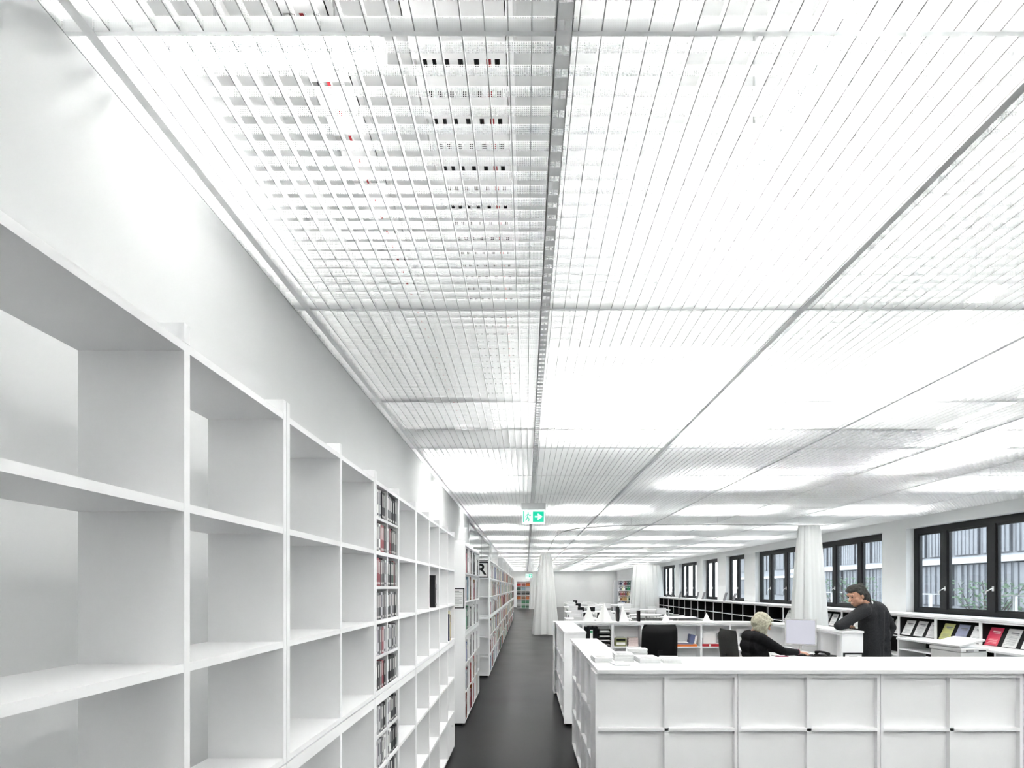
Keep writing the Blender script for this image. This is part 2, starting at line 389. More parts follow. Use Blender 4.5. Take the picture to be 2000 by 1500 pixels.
# ------------------------------------------------------------------ shelving system
BAY = .4375; TB = .018; DEP = .22; XS = -.708
ZLOW = [.035, .370, .704, 1.0386]
ZUP = [1.084, 1.424, 1.757, 2.0906]
def lower_unit(M0, label, nb=2, backs=False, top=.040, dep=DEP, cat='shelf unit', group=None, back_side=False, plinth=True, doors=(), insert=None, widths=None):
    """local frame: x along the unit, y = depth (0 = front .. dep = back), z up"""
    t = thing('shelf_unit', (0, 0, 0), label, cat, group); t.matrix_world = M0
    L = nb*BAY; zt = ZLOW[3]+top; g = .002
    for x in (g, L-TB-g):
        m = MB(); m.box(x, x+TB, 0, dep, .03, zt); m.build('side_panel', LAM, t)
    tw = .026/2 if backs else TB/2
    for k in range(1, nb):
        m = MB(); m.box(k*BAY-tw, k*BAY+tw, 0, dep, ZLOW[0]+TB, ZLOW[3]); m.build('divider', LAM, t)
    for i, z in enumerate(ZLOW):
        m = MB(); e = .0008
        if i == 3: m.box(g+TB, L-g-TB, e, dep, z, z+top)
        else:
            m.box(g+TB, L-g-TB, e, dep, z, z+TB)
        m.build('shelf_board', LAM, t)
    if backs:
        m = MB()
        for k in range(nb):
            for i in range(3): m.box(k*BAY+(g+TB*.98 if k == 0 else tw*.95), (k+1)*BAY-(TB*.98+g if k == nb-1 else tw*.95), dep-.036, dep-.028, ZLOW[i]+TB-.0005, ZLOW[i+1]+.0005)
        m.build('back_panel', LAM, t)
    for (bx, row) in doors:
        m = MB(); m.box(bx*BAY+TB*.7, (bx+1)*BAY-TB*.7, .003, .018, ZLOW[row]+TB+.002, ZLOW[row+1]-.002); d = m.build('door', LAM, t)
        m = MB(); m.tube([(bx*BAY+.24, .003, ZLOW[row]+.25), (bx*BAY+.24, -.012, ZLOW[row]+.25)], .008, 10); m.build('knob', CHR, d)
    if plinth:
        m = MB(); m.box(.03, L-.03, .03, dep-.02, 0, .03); m.build('plinth', BLK, t)
    return t
def upper_unit(M0, label, nb=2, dep=DEP, group=None, rise=.04):
    t = thing('shelf_unit', (0, 0, 0), label, 'shelf unit', group); t.matrix_world = M0
    L = nb*BAY; g = .002
    for x in (g, L-TB-g):
        m = MB(); m.box(x, x+TB, 0, dep, ZUP[0], ZUP[3]+TB+rise); m.build('side_panel', LAM, t)
    for k in range(1, nb):
        m = MB(); m.box(k*BAY-TB/2, k*BAY+TB/2, 0, dep, ZUP[0]+TB, ZUP[3]); m.box(k*BAY-TB/2, k*BAY+TB/2, 0, dep, ZUP[3]+TB, ZUP[3]+TB+rise); m.build('divider', LAM, t)
    for i, z in enumerate(ZUP):
        m = MB(); m.box(g+TB, L-g-TB, .0008, dep, z, z+TB); m.build('shelf_board', LAM, t)
    return t
def side_frame(xf, y0):      # unit standing along +Y with its front at X = xf facing +X
    return Matrix(((0, -1, 0, xf), (1, 0, 0, y0), (0, 0, 1, 0), (0, 0, 0, 1)))
# long left shelf: modules of two bays
y_end = 4.99; mods = [y_end-(k+1)*2*BAY for k in range(6)][::-1]
names = ['nearest the camera, cut by the left edge', 'first full pair of bays from the left', 'holding the black disc cases', 'just beyond the disc cases', 'second beyond the disc cases', 'at the far end of the empty row']
Y_OFF = 1.484-(y_end-4*2*BAY)
mods = [m_ for m_ in mods]
lb = ['beyond the left edge', 'cut by the left edge', 'with two big empty bays left of the disc shelves', 'holding the disc cases in its near bay', 'next after the disc cases', 'at the far end of the row']
for k, y0 in enumerate(mods):
    lower_unit(side_frame(XS, y0), 'lower white open shelf unit %s' % lb[k], doors=[(1, 0)] if k == 5 else ())
    upper_unit(side_frame(XS, y0), 'upper white open shelf unit %s' % lb[k])
YD = mods[3]
# half-height insert boards and middle divider in the disc bay
for nm, zz, par in (('upper', ZUP, 0), ('lower', ZLOW, 1)):
    t = thing('shelf_insert', (XS, YD, zz[0]), 'white insert grid with small pigeonholes in the %s disc shelves' % nm, 'shelf insert')
    m = MB(); DD = .15
    m.box(-DD, -.003, BAY/2-.006, BAY/2+.006, TB, zz[3]-zz[0]-.001)
    for i in range(3):
        z = (zz[i]+zz[i+1]+TB)/2-zz[0]; m.box(-DD, -.003, TB+.003, BAY-TB+.006, z-.007, z+.007)
    m.build('grid', LAMT, t)
    m = MB(); m.box(-DD-.006, -DD, TB+.003, BAY-TB+.006, TB+.001, zz[3]-zz[0]-.001); m.build('back_panel', mat('dark_grey_board', (.13, .13, .135), .7, var=.1), t)

# ------------------------------------------------------------------ books
BCOL = {'black': (.012, .012, .014), 'dark grey': (.06, .06, .065), 'grey': (.3, .3, .31), 'silver grey': (.5, .5, .52), 'white': (.82, .82, .80), 'dusty red': (.42, .12, .14), 'red': (.50, .02, .03), 'dark red': (.2, .01, .02),
        'green': (.02, .22, .09), 'dark green': (.01, .08, .045), 'orange': (.75, .22, .05), 'blue': (.05, .12, .35), 'navy': (.01, .015, .07), 'pale blue': (.35, .48, .55), 'cream': (.72, .68, .48), 'brown': (.25, .10, .04), 'mint': (.35, .65, .5), 'pink': (.7, .3, .35), 'tan': (.6, .4, .2)}
for _k in BCOL:
    if _k not in ('white', 'silver grey', 'cream'): _a = sum(BCOL[_k])/3; BCOL[_k] = tuple(max(.003, (_a+(c-_a)*1.35)*.5) for c in BCOL[_k])
BM = {}
def book_mesh(col, kind='book'):
    k = (col, kind)
    if k in BM: return BM[k]
    c = mat(col.replace(' ', '_')+'_cover', BCOL[col], .45, .4, var=.15, scale=12)
    dark = sum(BCOL[col]) < .5
    lab = mat('title_band_light' if dark else 'title_band_dark', (.6, .6, .58) if dark else (.1, .1, .12), .6)
    m = MB()
    # unit box: x depth (0 back .. 1 spine), y thickness 0..1, z height 0..1
    if kind == 'book':
        m.box(0, 1, 0, .08, 0, 1, 0); m.box(0, 1, .92, 1, 0, 1, 0)
        n = 5; pts = [(1+.03*math.sin(PI*i/n), i/n) for i in range(n+1)]
        for i in range(n):
            (a, b), (c2, d) = pts[i], pts[i+1]
            m.quad((a, b, 0), (c2, d, 0), (c2, d, 1), (a, b, 1), 0)
        m.add([(p[0], p[1], 0) for p in pts], [tuple(range(n, -1, -1))], 0); m.add([(p[0], p[1], 1) for p in pts], [tuple(range(n+1))], 0)
        m.box(.02, .97, .08, .92, .015, .985, 1)
        m.box(1.031, 1.034, .25, .75, .62, .86, 2); m.box(1.031, 1.034, .25, .75, .08, .13, 2)
    else:
        m.box(0, 1, 0, 1, 0, 1, 0, b=.02)
        m.box(1.0, 1.004, .3, .7, .45, .9, 2); m.box(1.0, 1.004, .2, .8, .06, .14, 2)
    BM[k] = m.mesh('book_'+kind, [c, PAP, lab]); return BM[k]
def put_book(xf, y, z, th, h, d, col, label, group, kind='book', cat='book', lean=0, name='book', facing='x'):
    o = bpy.data.objects.new(name, book_mesh(col, kind)); C.objects.link(o)
    o.scale = (d, th, h)
    if facing == 'x':      # spine towards +X at X = xf
        o.location = (xf-d*1.04, y, z)
        if lean:
            o.rotation_euler = (lean, 0, 0)
            if lean > 0: o.location.y += 0
            else: o.location.z += 0
            # keep the lowest corner on the board
            o.location.z = z + (0 if lean > 0 else th*math.sin(-lean))
            if lean > 0: o.location.y = y+h*math.sin(lean)
    else:                  # spine towards -Y at Y = xf, y is X position
        o.rotation_euler = (0, 0, -PI/2); o.location = (y, xf+d*1.04, z)
    return tag(o, label, cat, group)
# disc cases in the pigeonholes: rows from the top, two columns
rows = []
for zz in (ZUP[::-1], ZLOW[::-1]):
    for i in range(3):
        lo = zz[i+1]; mid = (zz[i]+lo+TB)/2
        rows += [(mid+.007, zz[i]-mid-.007), (lo+TB, mid-.007-lo-TB)]
patt = [
 [['white', 'white', 'silver grey', None, 'black', 'black'], ['dark grey', 'grey', 'black', 'black', 'dark grey']],
 [['grey', 'grey', 'white', 'dusty red', 'dusty red', 'black'], ['white', 'grey', 'dusty red', 'dark grey', 'black', 'grey', 'dark grey']],
 [['dark grey', 'dusty red', 'dusty red', 'grey', 'dark grey', 'silver grey'], ['black', 'black', 'dark grey', 'dark green', 'dusty red', 'grey']],
 [['dark grey', 'grey', 'black', 'silver grey', 'dark grey', 'grey'], ['black', 'black', 'silver grey', 'grey', 'black', 'black']],
 [['black', 'silver grey', 'grey', 'dusty red', 'silver grey'], ['black', 'silver grey', 'silver grey', 'black', 'silver grey', 'grey']],
 [['black', 'dark grey', 'grey', 'dusty red', 'black'], ['black', 'black', 'black', 'black', 'grey']],
 [['silver grey', 'silver grey', 'grey', 'black'], ['silver grey', 'white', 'black', 'black', 'dark grey', 'black']],
 [['black', 'silver grey', 'silver grey', 'grey', 'white'], ['grey', 'white', 'dark grey', 'black', 'black']],
 [['grey', 'white', 'silver grey'], ['silver grey', 'black', 'grey']], [['grey', 'black'], ['black', 'white', 'grey']],
 [['black', 'grey'], ['silver grey', 'black']], [['black', 'grey'], ['silver grey', 'black']]]
for ri, (z, hh) in enumerate(rows):
    for ci in (0, 1):
        y0 = YD+(TB+.005 if ci == 0 else BAY/2+.008); y1 = YD+(BAY/2-.008 if ci == 0 else BAY-TB-.0)
        cols = patt[ri][ci]; wd = (y1-y0)/len(cols)*.985; yq = y0; n = 0
        for cname in cols:
            th = wd*random.uniform(.80, .96)
            if cname is None: yq += wd*.6; continue
            n += 1
            put_book(XS-.001-random.uniform(0, .004), yq, z+.001, th, min(hh-.008, .137*random.uniform(.92, 1.02)), .115, cname,
                     '%s disc case %s in %s column, %s pigeonhole row from the top' % (cname, ORD[n-1], ('near', 'far')[ci], ORD[ri]), 'disc cases in the pigeonholes', 'disc', 'disc case', name='disc_case')
            yq += wd
# lone books further along the empty row
put_book(XS-.008, 3.98, ZUP[1]+TB, .035, .255, .19, 'black', 'tall black book standing alone in an empty white bay', None)
put_book(XS-.008, 4.02, ZUP[1]+TB, .02, .22, .17, 'silver grey', 'thin silver grey book beside the lone black book', None)
put_book(XS-.005, 4.68, ZUP[0]+TB, .035, .25, .19, 'navy', 'dark navy book in the last bay of the empty row', None)
put_book(XS-.005, 4.725, ZUP[0]+TB, .03, .28, .19, 'cream', 'cream book right of the navy book in the last bay', None)
put_book(XS-.005, 4.765, ZUP[0]+TB, .025, .24, .18, 'tan', 'tan book at the end of the last bay', None)

# shelf section two with an end panel
Y2 = 5.85
t = thing('end_panel', (XS, Y2-.022, 0), 'tall plain white end panel of the second shelf row carrying a black-framed notice', 'end panel')
m = MB(); m.box(-.36, .0, 0, .02, .03, 2.108); m.build('panel', LAM, t); m = MB(); m.box(-.34, -.03, 0.004, .018, 0, .03); m.build('plinth', BLK, t)
for k in range(2):
    lower_unit(side_frame(XS, Y2+k*2*BAY), 'lower white bookcase in the second shelf row, %s pair of bays' % ('near', 'far')[k])
    upper_unit(side_frame(XS, Y2+k*2*BAY), 'upper white bookcase in the second shelf row, %s pair of bays' % ('near', 'far')[k])
# notice
fc = P(893, 1168, Y2-.026); t = thing('framed_notice', (fc.x, Y2-.023, fc.z-.12), 'black-framed printed notice on the white end panel', 'notice')
m = MB(); W_, H_ = .165, .235
m.box(-W_/2, W_/2, -.01, 0, 0, .012); m.box(-W_/2, W_/2, -.01, 0, H_-.012, H_); m.box(-W_/2, -W_/2+.012, -.01, 0, .012, H_-.012); m.box(W_/2-.012, W_/2, -.01, 0, .012, H_-.012); m.build('frame', BLK, t)
m = MB(); m.box(-W_/2+.012, W_/2-.012, -.004, -.001, .012, H_-.012); p = m.build('sheet', PAP, t)
m = MB()
for k in range(10):
    L_ = (W_-.05)*(1 if k % 3 else .7); m.box(-W_/2+.025, -W_/2+.025+L_, -.0052, -.0042, H_-.035-k*.018-(.006 if k == 0 else .003), H_-.035-k*.018)
m.build('printed_lines', mat('grey_ink', (.12, .12, .13), .8), p)
YC = Y2
sec2 = {  # row from top -> per bay list of colours
 0: [['white', 'silver grey', 'pink', 'grey', 'white'], ['black', 'black', 'white', 'black', 'black', 'grey'], ['black', 'black', 'grey', 'black'], ['white', 'black', 'grey', 'black']],
 1: [['dark red', 'grey', 'silver grey', 'pale blue', 'pale blue'], ['pale blue', 'orange', 'brown', 'grey', 'white'], ['grey', 'pink', 'brown', 'grey'], ['white', 'grey', 'black']],
 2: [['white', 'mint', 'green', 'grey', 'green'], ['black', 'white', 'black', 'black', 'white'], ['black', 'white', 'black', 'black'], ['grey', 'black', 'black']],
 3: [['silver grey', 'white', 'blue', 'silver grey'], ['black', 'black', 'white', 'black'], ['black', 'black', 'black'], ['black', 'grey']],
 4: [['black', 'pale blue', 'red', 'silver grey', 'grey'], ['silver grey', 'grey', 'red', 'white'], ['grey', 'tan', 'red'], ['green', 'grey']],
 5: [['green', 'dark red', 'brown', 'grey'], ['pink', 'black', 'pink', 'dark red', 'brown'], ['pink', 'red', 'grey'], ['tan', 'black']]}
ZR = [ZUP[2], ZUP[1], ZUP[0], ZLOW[2], ZLOW[1], ZLOW[0]]
for ri in range(6):
    for bi in range(4):
        y = Y2+bi*BAY+TB+.012
        for n, cname in enumerate(sec2[ri][bi]):
            th = random.uniform(.035, .065); h = random.uniform(.22, .30)
            put_book(XS-random.uniform(-.004, .006), y, ZR[ri]+TB, th, h, .17, cname, '%s book %s in %s bay of the second row, %s shelf from the top' % (cname, ORD[n], ORD[bi], ORD[ri]), 'books in the second shelf row')
            y += th+random.uniform(.002, .012)
            if y > Y2+(bi+1)*BAY-.08: break

# end unit with the R card, facing the camera
Y3 = 8.95; X3 = -.66
Mf = Matrix(((1, 0, 0, X3-2*BAY), (0, 1, 0, Y3), (0, 0, 1, 0), (0, 0, 0, 1)))
lower_unit(Mf, 'lower empty white shelf unit facing the camera at the third shelf row end', backs=True)
tu = upper_unit(Mf, 'upper white shelf unit facing the camera, holding the R card')
m = MB()
for k in range(2):
    for i in range(3): m.box(k*BAY+TB*.6, (k+1)*BAY-TB*.6, DEP-.012, DEP-.006, ZUP[i]+TB, ZUP[i+1])
m.build('back_panel', LAM, tu)
def text_mesh(body, size, depth=.002):
    cu = bpy.data.curves.new('t', 'FONT'); cu.body = body; cu.size = size; cu.extrude = depth; cu.align_x = 'CENTER'; cu.align_y = 'CENTER'; cu.offset = size*.02
    o = bpy.data.objects.new('t', cu); me = bpy.data.meshes.new_from_object(o); bpy.data.objects.remove(o); return me
c = P(940, 1117, Y3+.02)
t = thing('letter_card', (c.x, Y3+.03, ZUP[2]+TB), 'white card with a black frame and big letter R on the end shelf', 'sign')
m = MB(); m.box(-.13, .13, 0, .01, 0, .28); cd_ = m.build('card', PAP, t)
m = MB(); b = .02; m.box(-.13, .13, -.004, -.0005, 0, b); m.box(-.13, .13, -.004, -.0005, .28-b, .28); m.box(-.13, -.13+b, -.004, -.0005, b, .28-b); m.box(.13-b, .13, -.004, -.0005, b, .28-b); m.build('frame', BLK, t)
me = text_mesh('R', .27); me.materials.append(BLK); o = bpy.data.objects.new('letter', me); C.objects.link(o); o.parent = cd_; o.rotation_euler = (PI/2, 0, 0); o.location = (0, -.0025, .14)

# third shelf row along the aisle, full of mixed books
Y3b = Y3+DEP+.01; nmod = 20; stuff = MB(); nind = 0
pal = ['white', 'white', 'white', 'silver grey', 'black', 'grey', 'red', 'green', 'dark green', 'orange', 'blue', 'navy', 'pale blue', 'cream', 'brown', 'mint', 'pink', 'tan', 'dark red', 'white']
smats = [mat(cn.replace(' ', '_')+'_cover', BCOL[cn], .45, .4, var=.15, scale=12) for cn in pal]
for k in range(nmod):
    y0 = Y3b+k*2*BAY
    lower_unit(side_frame(X3, y0), 'lower white bookcase of mixed books in the long row, %s from the near end' % ORD[k])
    upper_unit(side_frame(X3, y0), 'upper white bookcase of mixed books in the long row, %s from the near end' % ORD[k], rise=.01)
    for bi in range(2):
        for ri in range(6):
            y = y0+bi*BAY+TB+.01; n = 0; yend = y0+(bi+1)*BAY-.03
            if k == 0 and bi == 0 and ri in (1,): continue
            while y < yend-.05:
                if random.random() < .12: y += random.uniform(.03, .09); continue
                th = random.uniform(.045, .085); h = random.uniform(.2, .3); cn = random.choice(pal)
                if y+th > yend: break
                off = random.uniform(-.012, .0)
                if nind < 222:
                    put_book(X3-.008-off, y, ZR[ri]+TB, th-.004, h, .17, cn, '%s book %s in %s bay of the long row, %s shelf from the top' % (cn, ORD[n], ORD[k*2+bi], ORD[ri]), 'books in the long shelf row')
                    nind += 1
                else: stuff.box(X3-.18, X3-.005-off, y, y+th-.004, ZR[ri]+TB+.001, ZR[ri]+TB+h, pal.index(cn))
                n += 1; y += th
o = stuff.build('book_row', smats); tag(o, 'rest of the coloured books filling the long bookcase row towards the far end', 'books', kind='stuff')

# far end bookcase with coloured binders
t = thing('bookcase', (-.75, 38.9, 0), 'far end bookcase with red, black, orange and green binder rows closing the aisle', 'bookcase')
m = MB(); Wf = 1.05
for x in (0, .35, .70, Wf-.02): m = MB(); m.box(x, x+.02, 0, .3, 0, 2.05); m.build('side_panel', LAM, t)
for i in range(7):
    m = MB(); m.box(.02, Wf-.02, 0.001, .3, i*.338, i*.338+.02); m.build('shelf_board', LAM, t)
m = MB(); m.box(.0, Wf, .301, .31, 0, 2.05); m.build('back_panel', LAM, t)
rc = ['dark red', 'dark green', 'black', 'brown', 'silver grey', 'dark green']
fb = [['red', 'dark red', 'orange'], ['dark green', 'pale blue', 'silver grey'], ['black', 'black', 'black'], ['orange', 'brown', 'orange'], ['silver grey', 'green', 'green'], ['grey', 'green', 'dark green']]
for i in range(6):
    for c_ in range(3):
        for q in range(4):
            put_book(38.905, -.75+.024+c_*.35+q*.078, .02+(5-i)*.338, .072, .27, .2, fb[i][c_], '%s binder %s in %s column of the far bookcase, %s row down' % (fb[i][c_], ORD[q], ORD[c_], ORD[i]), 'binders in the far bookcase', cat='binder', name='binder', facing='y')

# white posts of the bay left of the aisle
t = thing('glass_partition', (XL, 9.7, 0), 'slim white-framed glass partition continuing the left wall past its end', 'partition')
m = MB(); m.box(-.02, .02, 0, .04, 0, ZC-.02); m.build('post', LEG, t)
m = MB(); m.box(-.012, .012, 2.9, 2.93, 0, ZC-.02); m.build('post', GRY, t)
m = MB(); m.box(-.02, .02, 5.4, 5.44, 0, ZC-.02); m.build('post', LEG, t)
m = MB(); m.box(-.02, .02, .04, 5.4, ZC-.05, ZC-.02); m.build('rail', LEG, t)
m = MB(); m.box(-.003, .003, .041, 2.899, 0.0, ZC-.051); m.box(-.003, .003, 2.931, 5.399, 0.0, ZC-.051); m.build('pane', GLASS, t)
for k, y in enumerate((15.4, 19.2, 23.0, 26.8, 30.6, 34.4)):
    m = MB(); m.box(-.16, .16, -.16, .16, 0, ZS-.001); o = m.build('column', WALL, None, (XL-.12, y, 0)); tag(o, 'square white column behind the long bookcase row, %s from the near side' % ORD[k], 'column', 'white columns behind the bookcases')

# ------------------------------------------------------------------ exit signs
GRN = mat('sign_green', (.0, .10, .06), .5, emit=.2, emitcol=(.0, .75, .43)); SWH = mat('sign_white', (.3, .32, .31), .5, emit=.2, emitcol=(.9, 1, .97))
def exit_sign(c, wd, label):
    t = thing('exit_sign', c, label, 'exit sign'); s = wd/.35
    m = MB(); m.box(-.175*s, .175*s, -.03, .03, 0, -.09*s, b=.003); m.build('housing', GRY, t)
    m = MB(); m.box(-.165*s, .165*s, -.008, .008, -.093*s, -.30*s); p = m.build('panel', SWH, t)
    m = MB(); yq = -.0095
    def rect(x0, x1, z0, z1): m.box(x0*s, x1*s, yq, -.0082, z0*s, z1*s)
    def rect(x0, x1, z0, z1): m.box(x0*s, x1*s, yq, -.0082, z0*s, z1*s)
    rect(-.01, .15, -.12, -.27); f_ = m.build('arrow_field', GRN, p)
    m = MB(); m.add([(a*s, -.0105, b_*s) for a, b_ in [(.02, -.185), (.065, -.185), (.055, -.15), (.075, -.15), (.13, -.195), (.075, -.24), (.055, -.24), (.065, -.205), (.02, -.205)]], [tuple(range(8, -1, -1))]); m.build('arrow', SWH, f_)
    m = MB()
    # door and running figure
    rect(-.15, -.132, -.115, -.275); m.build('door_sign', GRN, p)
    m = MB(); yq = -.0095
    m.tube([(-.075*s, yq, -.135*s), (-.078*s, yq, -.15*s)], .011*s, 8)
    for a in ([(-.078, -.155), (-.088, -.2)], [(-.088, -.2), (-.065, -.225), (-.07, -.262)], [(-.088, -.2), (-.1, -.235), (-.12, -.25)], [(-.078, -.16), (-.05, -.18), (-.035, -.168)], [(-.078, -.16), (-.105, -.175), (-.112, -.195)]):
        m.tube([(q[0]*s, yq, q[1]*s) for q in a], .007*s, 6)
    m.build('running_figure', GRN, p)
    for x in (-.11*s, .11*s):
        r_ = MB(); r_.tube([(x, 0, 0), (x, 0, ZS-c[2]-.002)], .006, 8); r_.build('rod', GRY, t)
    return t
e = P(1042, 983, 7.3); exit_sign(tuple(e), .35, 'green and white exit sign with running figure and arrow hanging over the aisle')
e = P(1033, 1116.5, 34); exit_sign(tuple(e), .5, 'tiny distant green exit sign at the far end of the aisle')

# ------------------------------------------------------------------ curtain track and curtains
ZT = 2.79
tp = [(.70, 38), (.70, 17), (.69, 14), (.675, 12.4), (.70, 11.4), (.80, 10.7), (1.02, 10.2), (1.4, 9.88), (2.0, 9.62), (2.7, 9.5), (3.6, 9.48), (4.6, 9.56), (5.2, 9.62), (5.7, 9.7)]
def smooth(pts, n=6):
    out = []
    for i in range(len(pts)-1):
        p0 = Vector(pts[max(i-1, 0)]); p1 = Vector(pts[i]); p2 = Vector(pts[i+1]); p3 = Vector(pts[min(i+2, len(pts)-1)])
        for k in range(n):
            t_ = k/n; out.append(.5*((2*p1)+(-p0+p2)*t_+(2*p0-5*p1+4*p2-p3)*t_*t_+(-p0+3*p1-3*p2+p3)*t_**3))
    out.append(Vector(pts[-1])); return out
t = thing('curtain_track', (0, 0, ZT), 'thin grey curved curtain track hanging below the mesh ceiling', 'curtain track')
m = MB(); m.tube([(p.x, p.y, 0) for p in smooth([(a, b_) for a, b_ in tp])], .012, 8); m.build('track', GRY, t)
for k, (a, b_) in enumerate(tp[::2]):
    m = MB(); m.tube([(a, b_, .01), (a, b_, ZC-ZT)], .004, 6); m.build('hanger', GRY, t)
def curtain(x, y, w0, w1, label, h=ZT-.02, d0=.07, d1=.16, folds=9, rot=0, seed=1, z0=.02):
    """gathered cloth: closed wavy profile, narrow at the top"""
    rnd = random.Random(seed); ph = [rnd.random()*6.28 for _ in range(4)]
    t = thing('curtain', (x, y, z0), label, 'curtain', rotz=rot); N = folds*12; R = 24; vs = []; fs = []
    for j in range(R+1):
        u = j/R; s_ = (1-u)**.8
        wx = (w0+(w1-w0)*s_)/2; dy = (d0+(d1-d0)*s_)/2
        for i in range(N):
            a = 2*PI*i/N; wob = 1+.20*math.sin(folds*a+ph[0]+.3*math.sin(3*u+ph[1]))*(.5+.6*s_)+.06*math.sin(2.3*folds*a+ph[2]+2*u)
            zz = u*h+(.015*math.sin(3*a+ph[3]) if j == 0 else 0)
            vs.append((wx*math.cos(a)*wob, dy*math.sin(a)*wob, max(zz, -.005)))
    for j in range(R):
        for i in range(N): fs.append((j*N+i, j*N+(i+1) % N, (j+1)*N+(i+1) % N, (j+1)*N+i))
    m = MB(); m.add(vs, fs, 0, True); m.build('cloth', CLOTH, t)
    m = MB()
    for k in range(6): m.tube([(w0*(k/5-.5)*.8, 0, h-.005), (w0*(k/5-.5)*.8, 0, h+ZT-.02-h-z0+.012 if h > 2 else h+.02)], .006, 6)
    m.build('glider', GRY, t)
    return t
curtain(.66, 17.0, .30, .78, 'gathered white floor-length curtain standing beside the dark aisle', folds=9, seed=2, d1=.45, d0=.15)
curtain(5.43, 9.68, .38, .68, 'white gathered curtain hanging behind the computer desk beside the windows', folds=8, seed=5, d0=.1, d1=.25)
curtain(6.25, 26.2, 1.25, 1.55, 'wide white pleated curtain hanging in front of the far windows', folds=16, seed=8, d0=.12, d1=.2)
curtain(.55, 37.0, .45, .6, 'small distant white curtain right of the far bookcase', folds=8, seed=4)
# white lining curtain along far side of reading room
# ------------------------------------------------------------------ counters of the service island
CT = .0225; WT0, WT1 = ZLOW[3]+CT+.0045, ZLOW[3]+CT+.0285
XI = .445
def outward_front(x0, y): # unit whose closed back faces -Y at Y=y
    return Matrix(((-1, 0, 0, x0), (0, -1, 0, y+.24), (0, 0, 1, 0), (0, 0, 0, 1)))
X0F = XI+.004
for k in range(5):
    x1 = X0F+.855-.4375*2+.0+(k+1)*2*.445
    # modules of the front counter use a slightly wider pitch
    t = lower_unit(Matrix(((-1.0171, 0, 0, x1), (0, -1, 0, 3.145+.24), (0, 0, 1, 0), (0, 0, 0, 1))), 'white panelled counter unit in the front counter, %s from its left corner' % ORD[k], backs=True, top=CT, dep=.24)
for k in range(2):
    lower_unit(Matrix(((0, 1, 0, XI+.008), (-1, 0, 0, 3.40+(k+1)*2*.41), (0, 0, 1, 0), (0, 0, 0, 1)))@Matrix.Translation((0, 0, 0))@Matrix.Diagonal((.937, 1, 1, 1)) if False else Matrix(((0, -1, 0, XI+.012+.24), (.937, 0, 0, 3.40+k*.82), (0, 0, 1, 0), (0, 0, 0, 1))),
               'white panelled counter unit in the left arm of the front counter, %s' % ('near corner', 'far end')[k], backs=True, top=CT, dep=.24)
m = MB(); L0 = XI-.004
m.prism([(L0, 3.12), (5.2, 3.12), (5.2, 3.71), (.705, 3.71), (.705, 5.05), (L0, 5.05)], WT0, WT1)
tag(m.build('worktop', LAMT), 'L-shaped white worktop of the front counter', 'worktop')
for k in range(2):
    lower_unit(Matrix(((0, -1, 0, XI+.24), (.93, 0, 0, 5.83+k*.815), (0, 0, 1, 0), (0, 0, 0, 1))), 'white panelled unit of the side counter along the aisle, %s' % ('near end', 'far end')[k], backs=True, top=CT, dep=.24)
m = MB(); m.box(XI-.012, XI+.24, 5.81, 5.827, .03, WT0-.001); tag(m.build('end_panel', LAM), 'plain white end panel closing the side counter at its near end', 'end panel')
m = MB(); m.box(XI-.014, XI+.245, 5.80, 7.452, WT0, WT1); tag(m.build('worktop', LAMT), 'narrow white worktop of the side counter along the aisle', 'worktop')
XB = .405; YB = 7.47
for k in range(3):
    lower_unit(Matrix(((1, 0, 0, XB+k*2*BAY), (0, 1, 0, YB), (0, 0, 1, 0), (0, 0, 0, 1))), 'open white shelf unit of the back counter, %s from the left' % ORD[k], backs=True, top=CT, dep=.24)
# curved corner of the back counter
cx, cy, ri, ro = 3.03, 6.79, .68, .92
def arcpts(r, n=16): return [(cx+r*math.sin(PI/2*i/n), cy+r*math.cos(PI/2*i/n)) for i in range(n+1)]
t = thing('curved_shelf_unit', (0, 0, 0), 'curved white corner shelf unit between back counter and right-hand unit', 'shelf unit')
for i, z in enumerate(ZLOW):
    m = MB(); pa = arcpts(ri+.001); pb = arcpts(ro-.012); m.prism((pa+pb[::-1])[::-1], z, z+(CT if i == 3 else TB)); m.build('shelf_board', LAM, t)
m = MB(); pa = arcpts(ro-.011); pb = arcpts(ro); m.prism((pa+pb[::-1])[::-1], .03, ZLOW[3]+CT); m.build('back_panel', LAM, t)
m = MB(); pa = arcpts(ri+.03); pb = arcpts(ro-.03); m.prism((pa+pb[::-1])[::-1], 0, .034); m.build('plinth', BLK, t)
for k in range(1):
    lower_unit(Matrix(((0, 1, 0, 3.71), (-.97, 0, 0, 6.785), (0, 0, 1, 0), (0, 0, 0, 1))), 'open white shelf unit the man leans on, open towards the woman', backs=True, top=CT, dep=.235)
m = MB(); m.box(3.70, 3.95, 5.915, 5.931, .03, WT0-.001); tag(m.build('end_panel', LAM), 'plain white end panel facing the camera below the leaning man', 'end panel')
m = MB(); pa = arcpts(ri-.015); pb = arcpts(ro+.012)
m.prism(([(XB, YB-.015)]+pa+[(3.695, 5.905), (3.955, 5.905)]+pb[::-1]+[(XB, YB+.255)])[::-1], WT0, WT1)
tag(m.build('worktop', LAMT), 'long white worktop of the back counter curving round to the right', 'worktop')
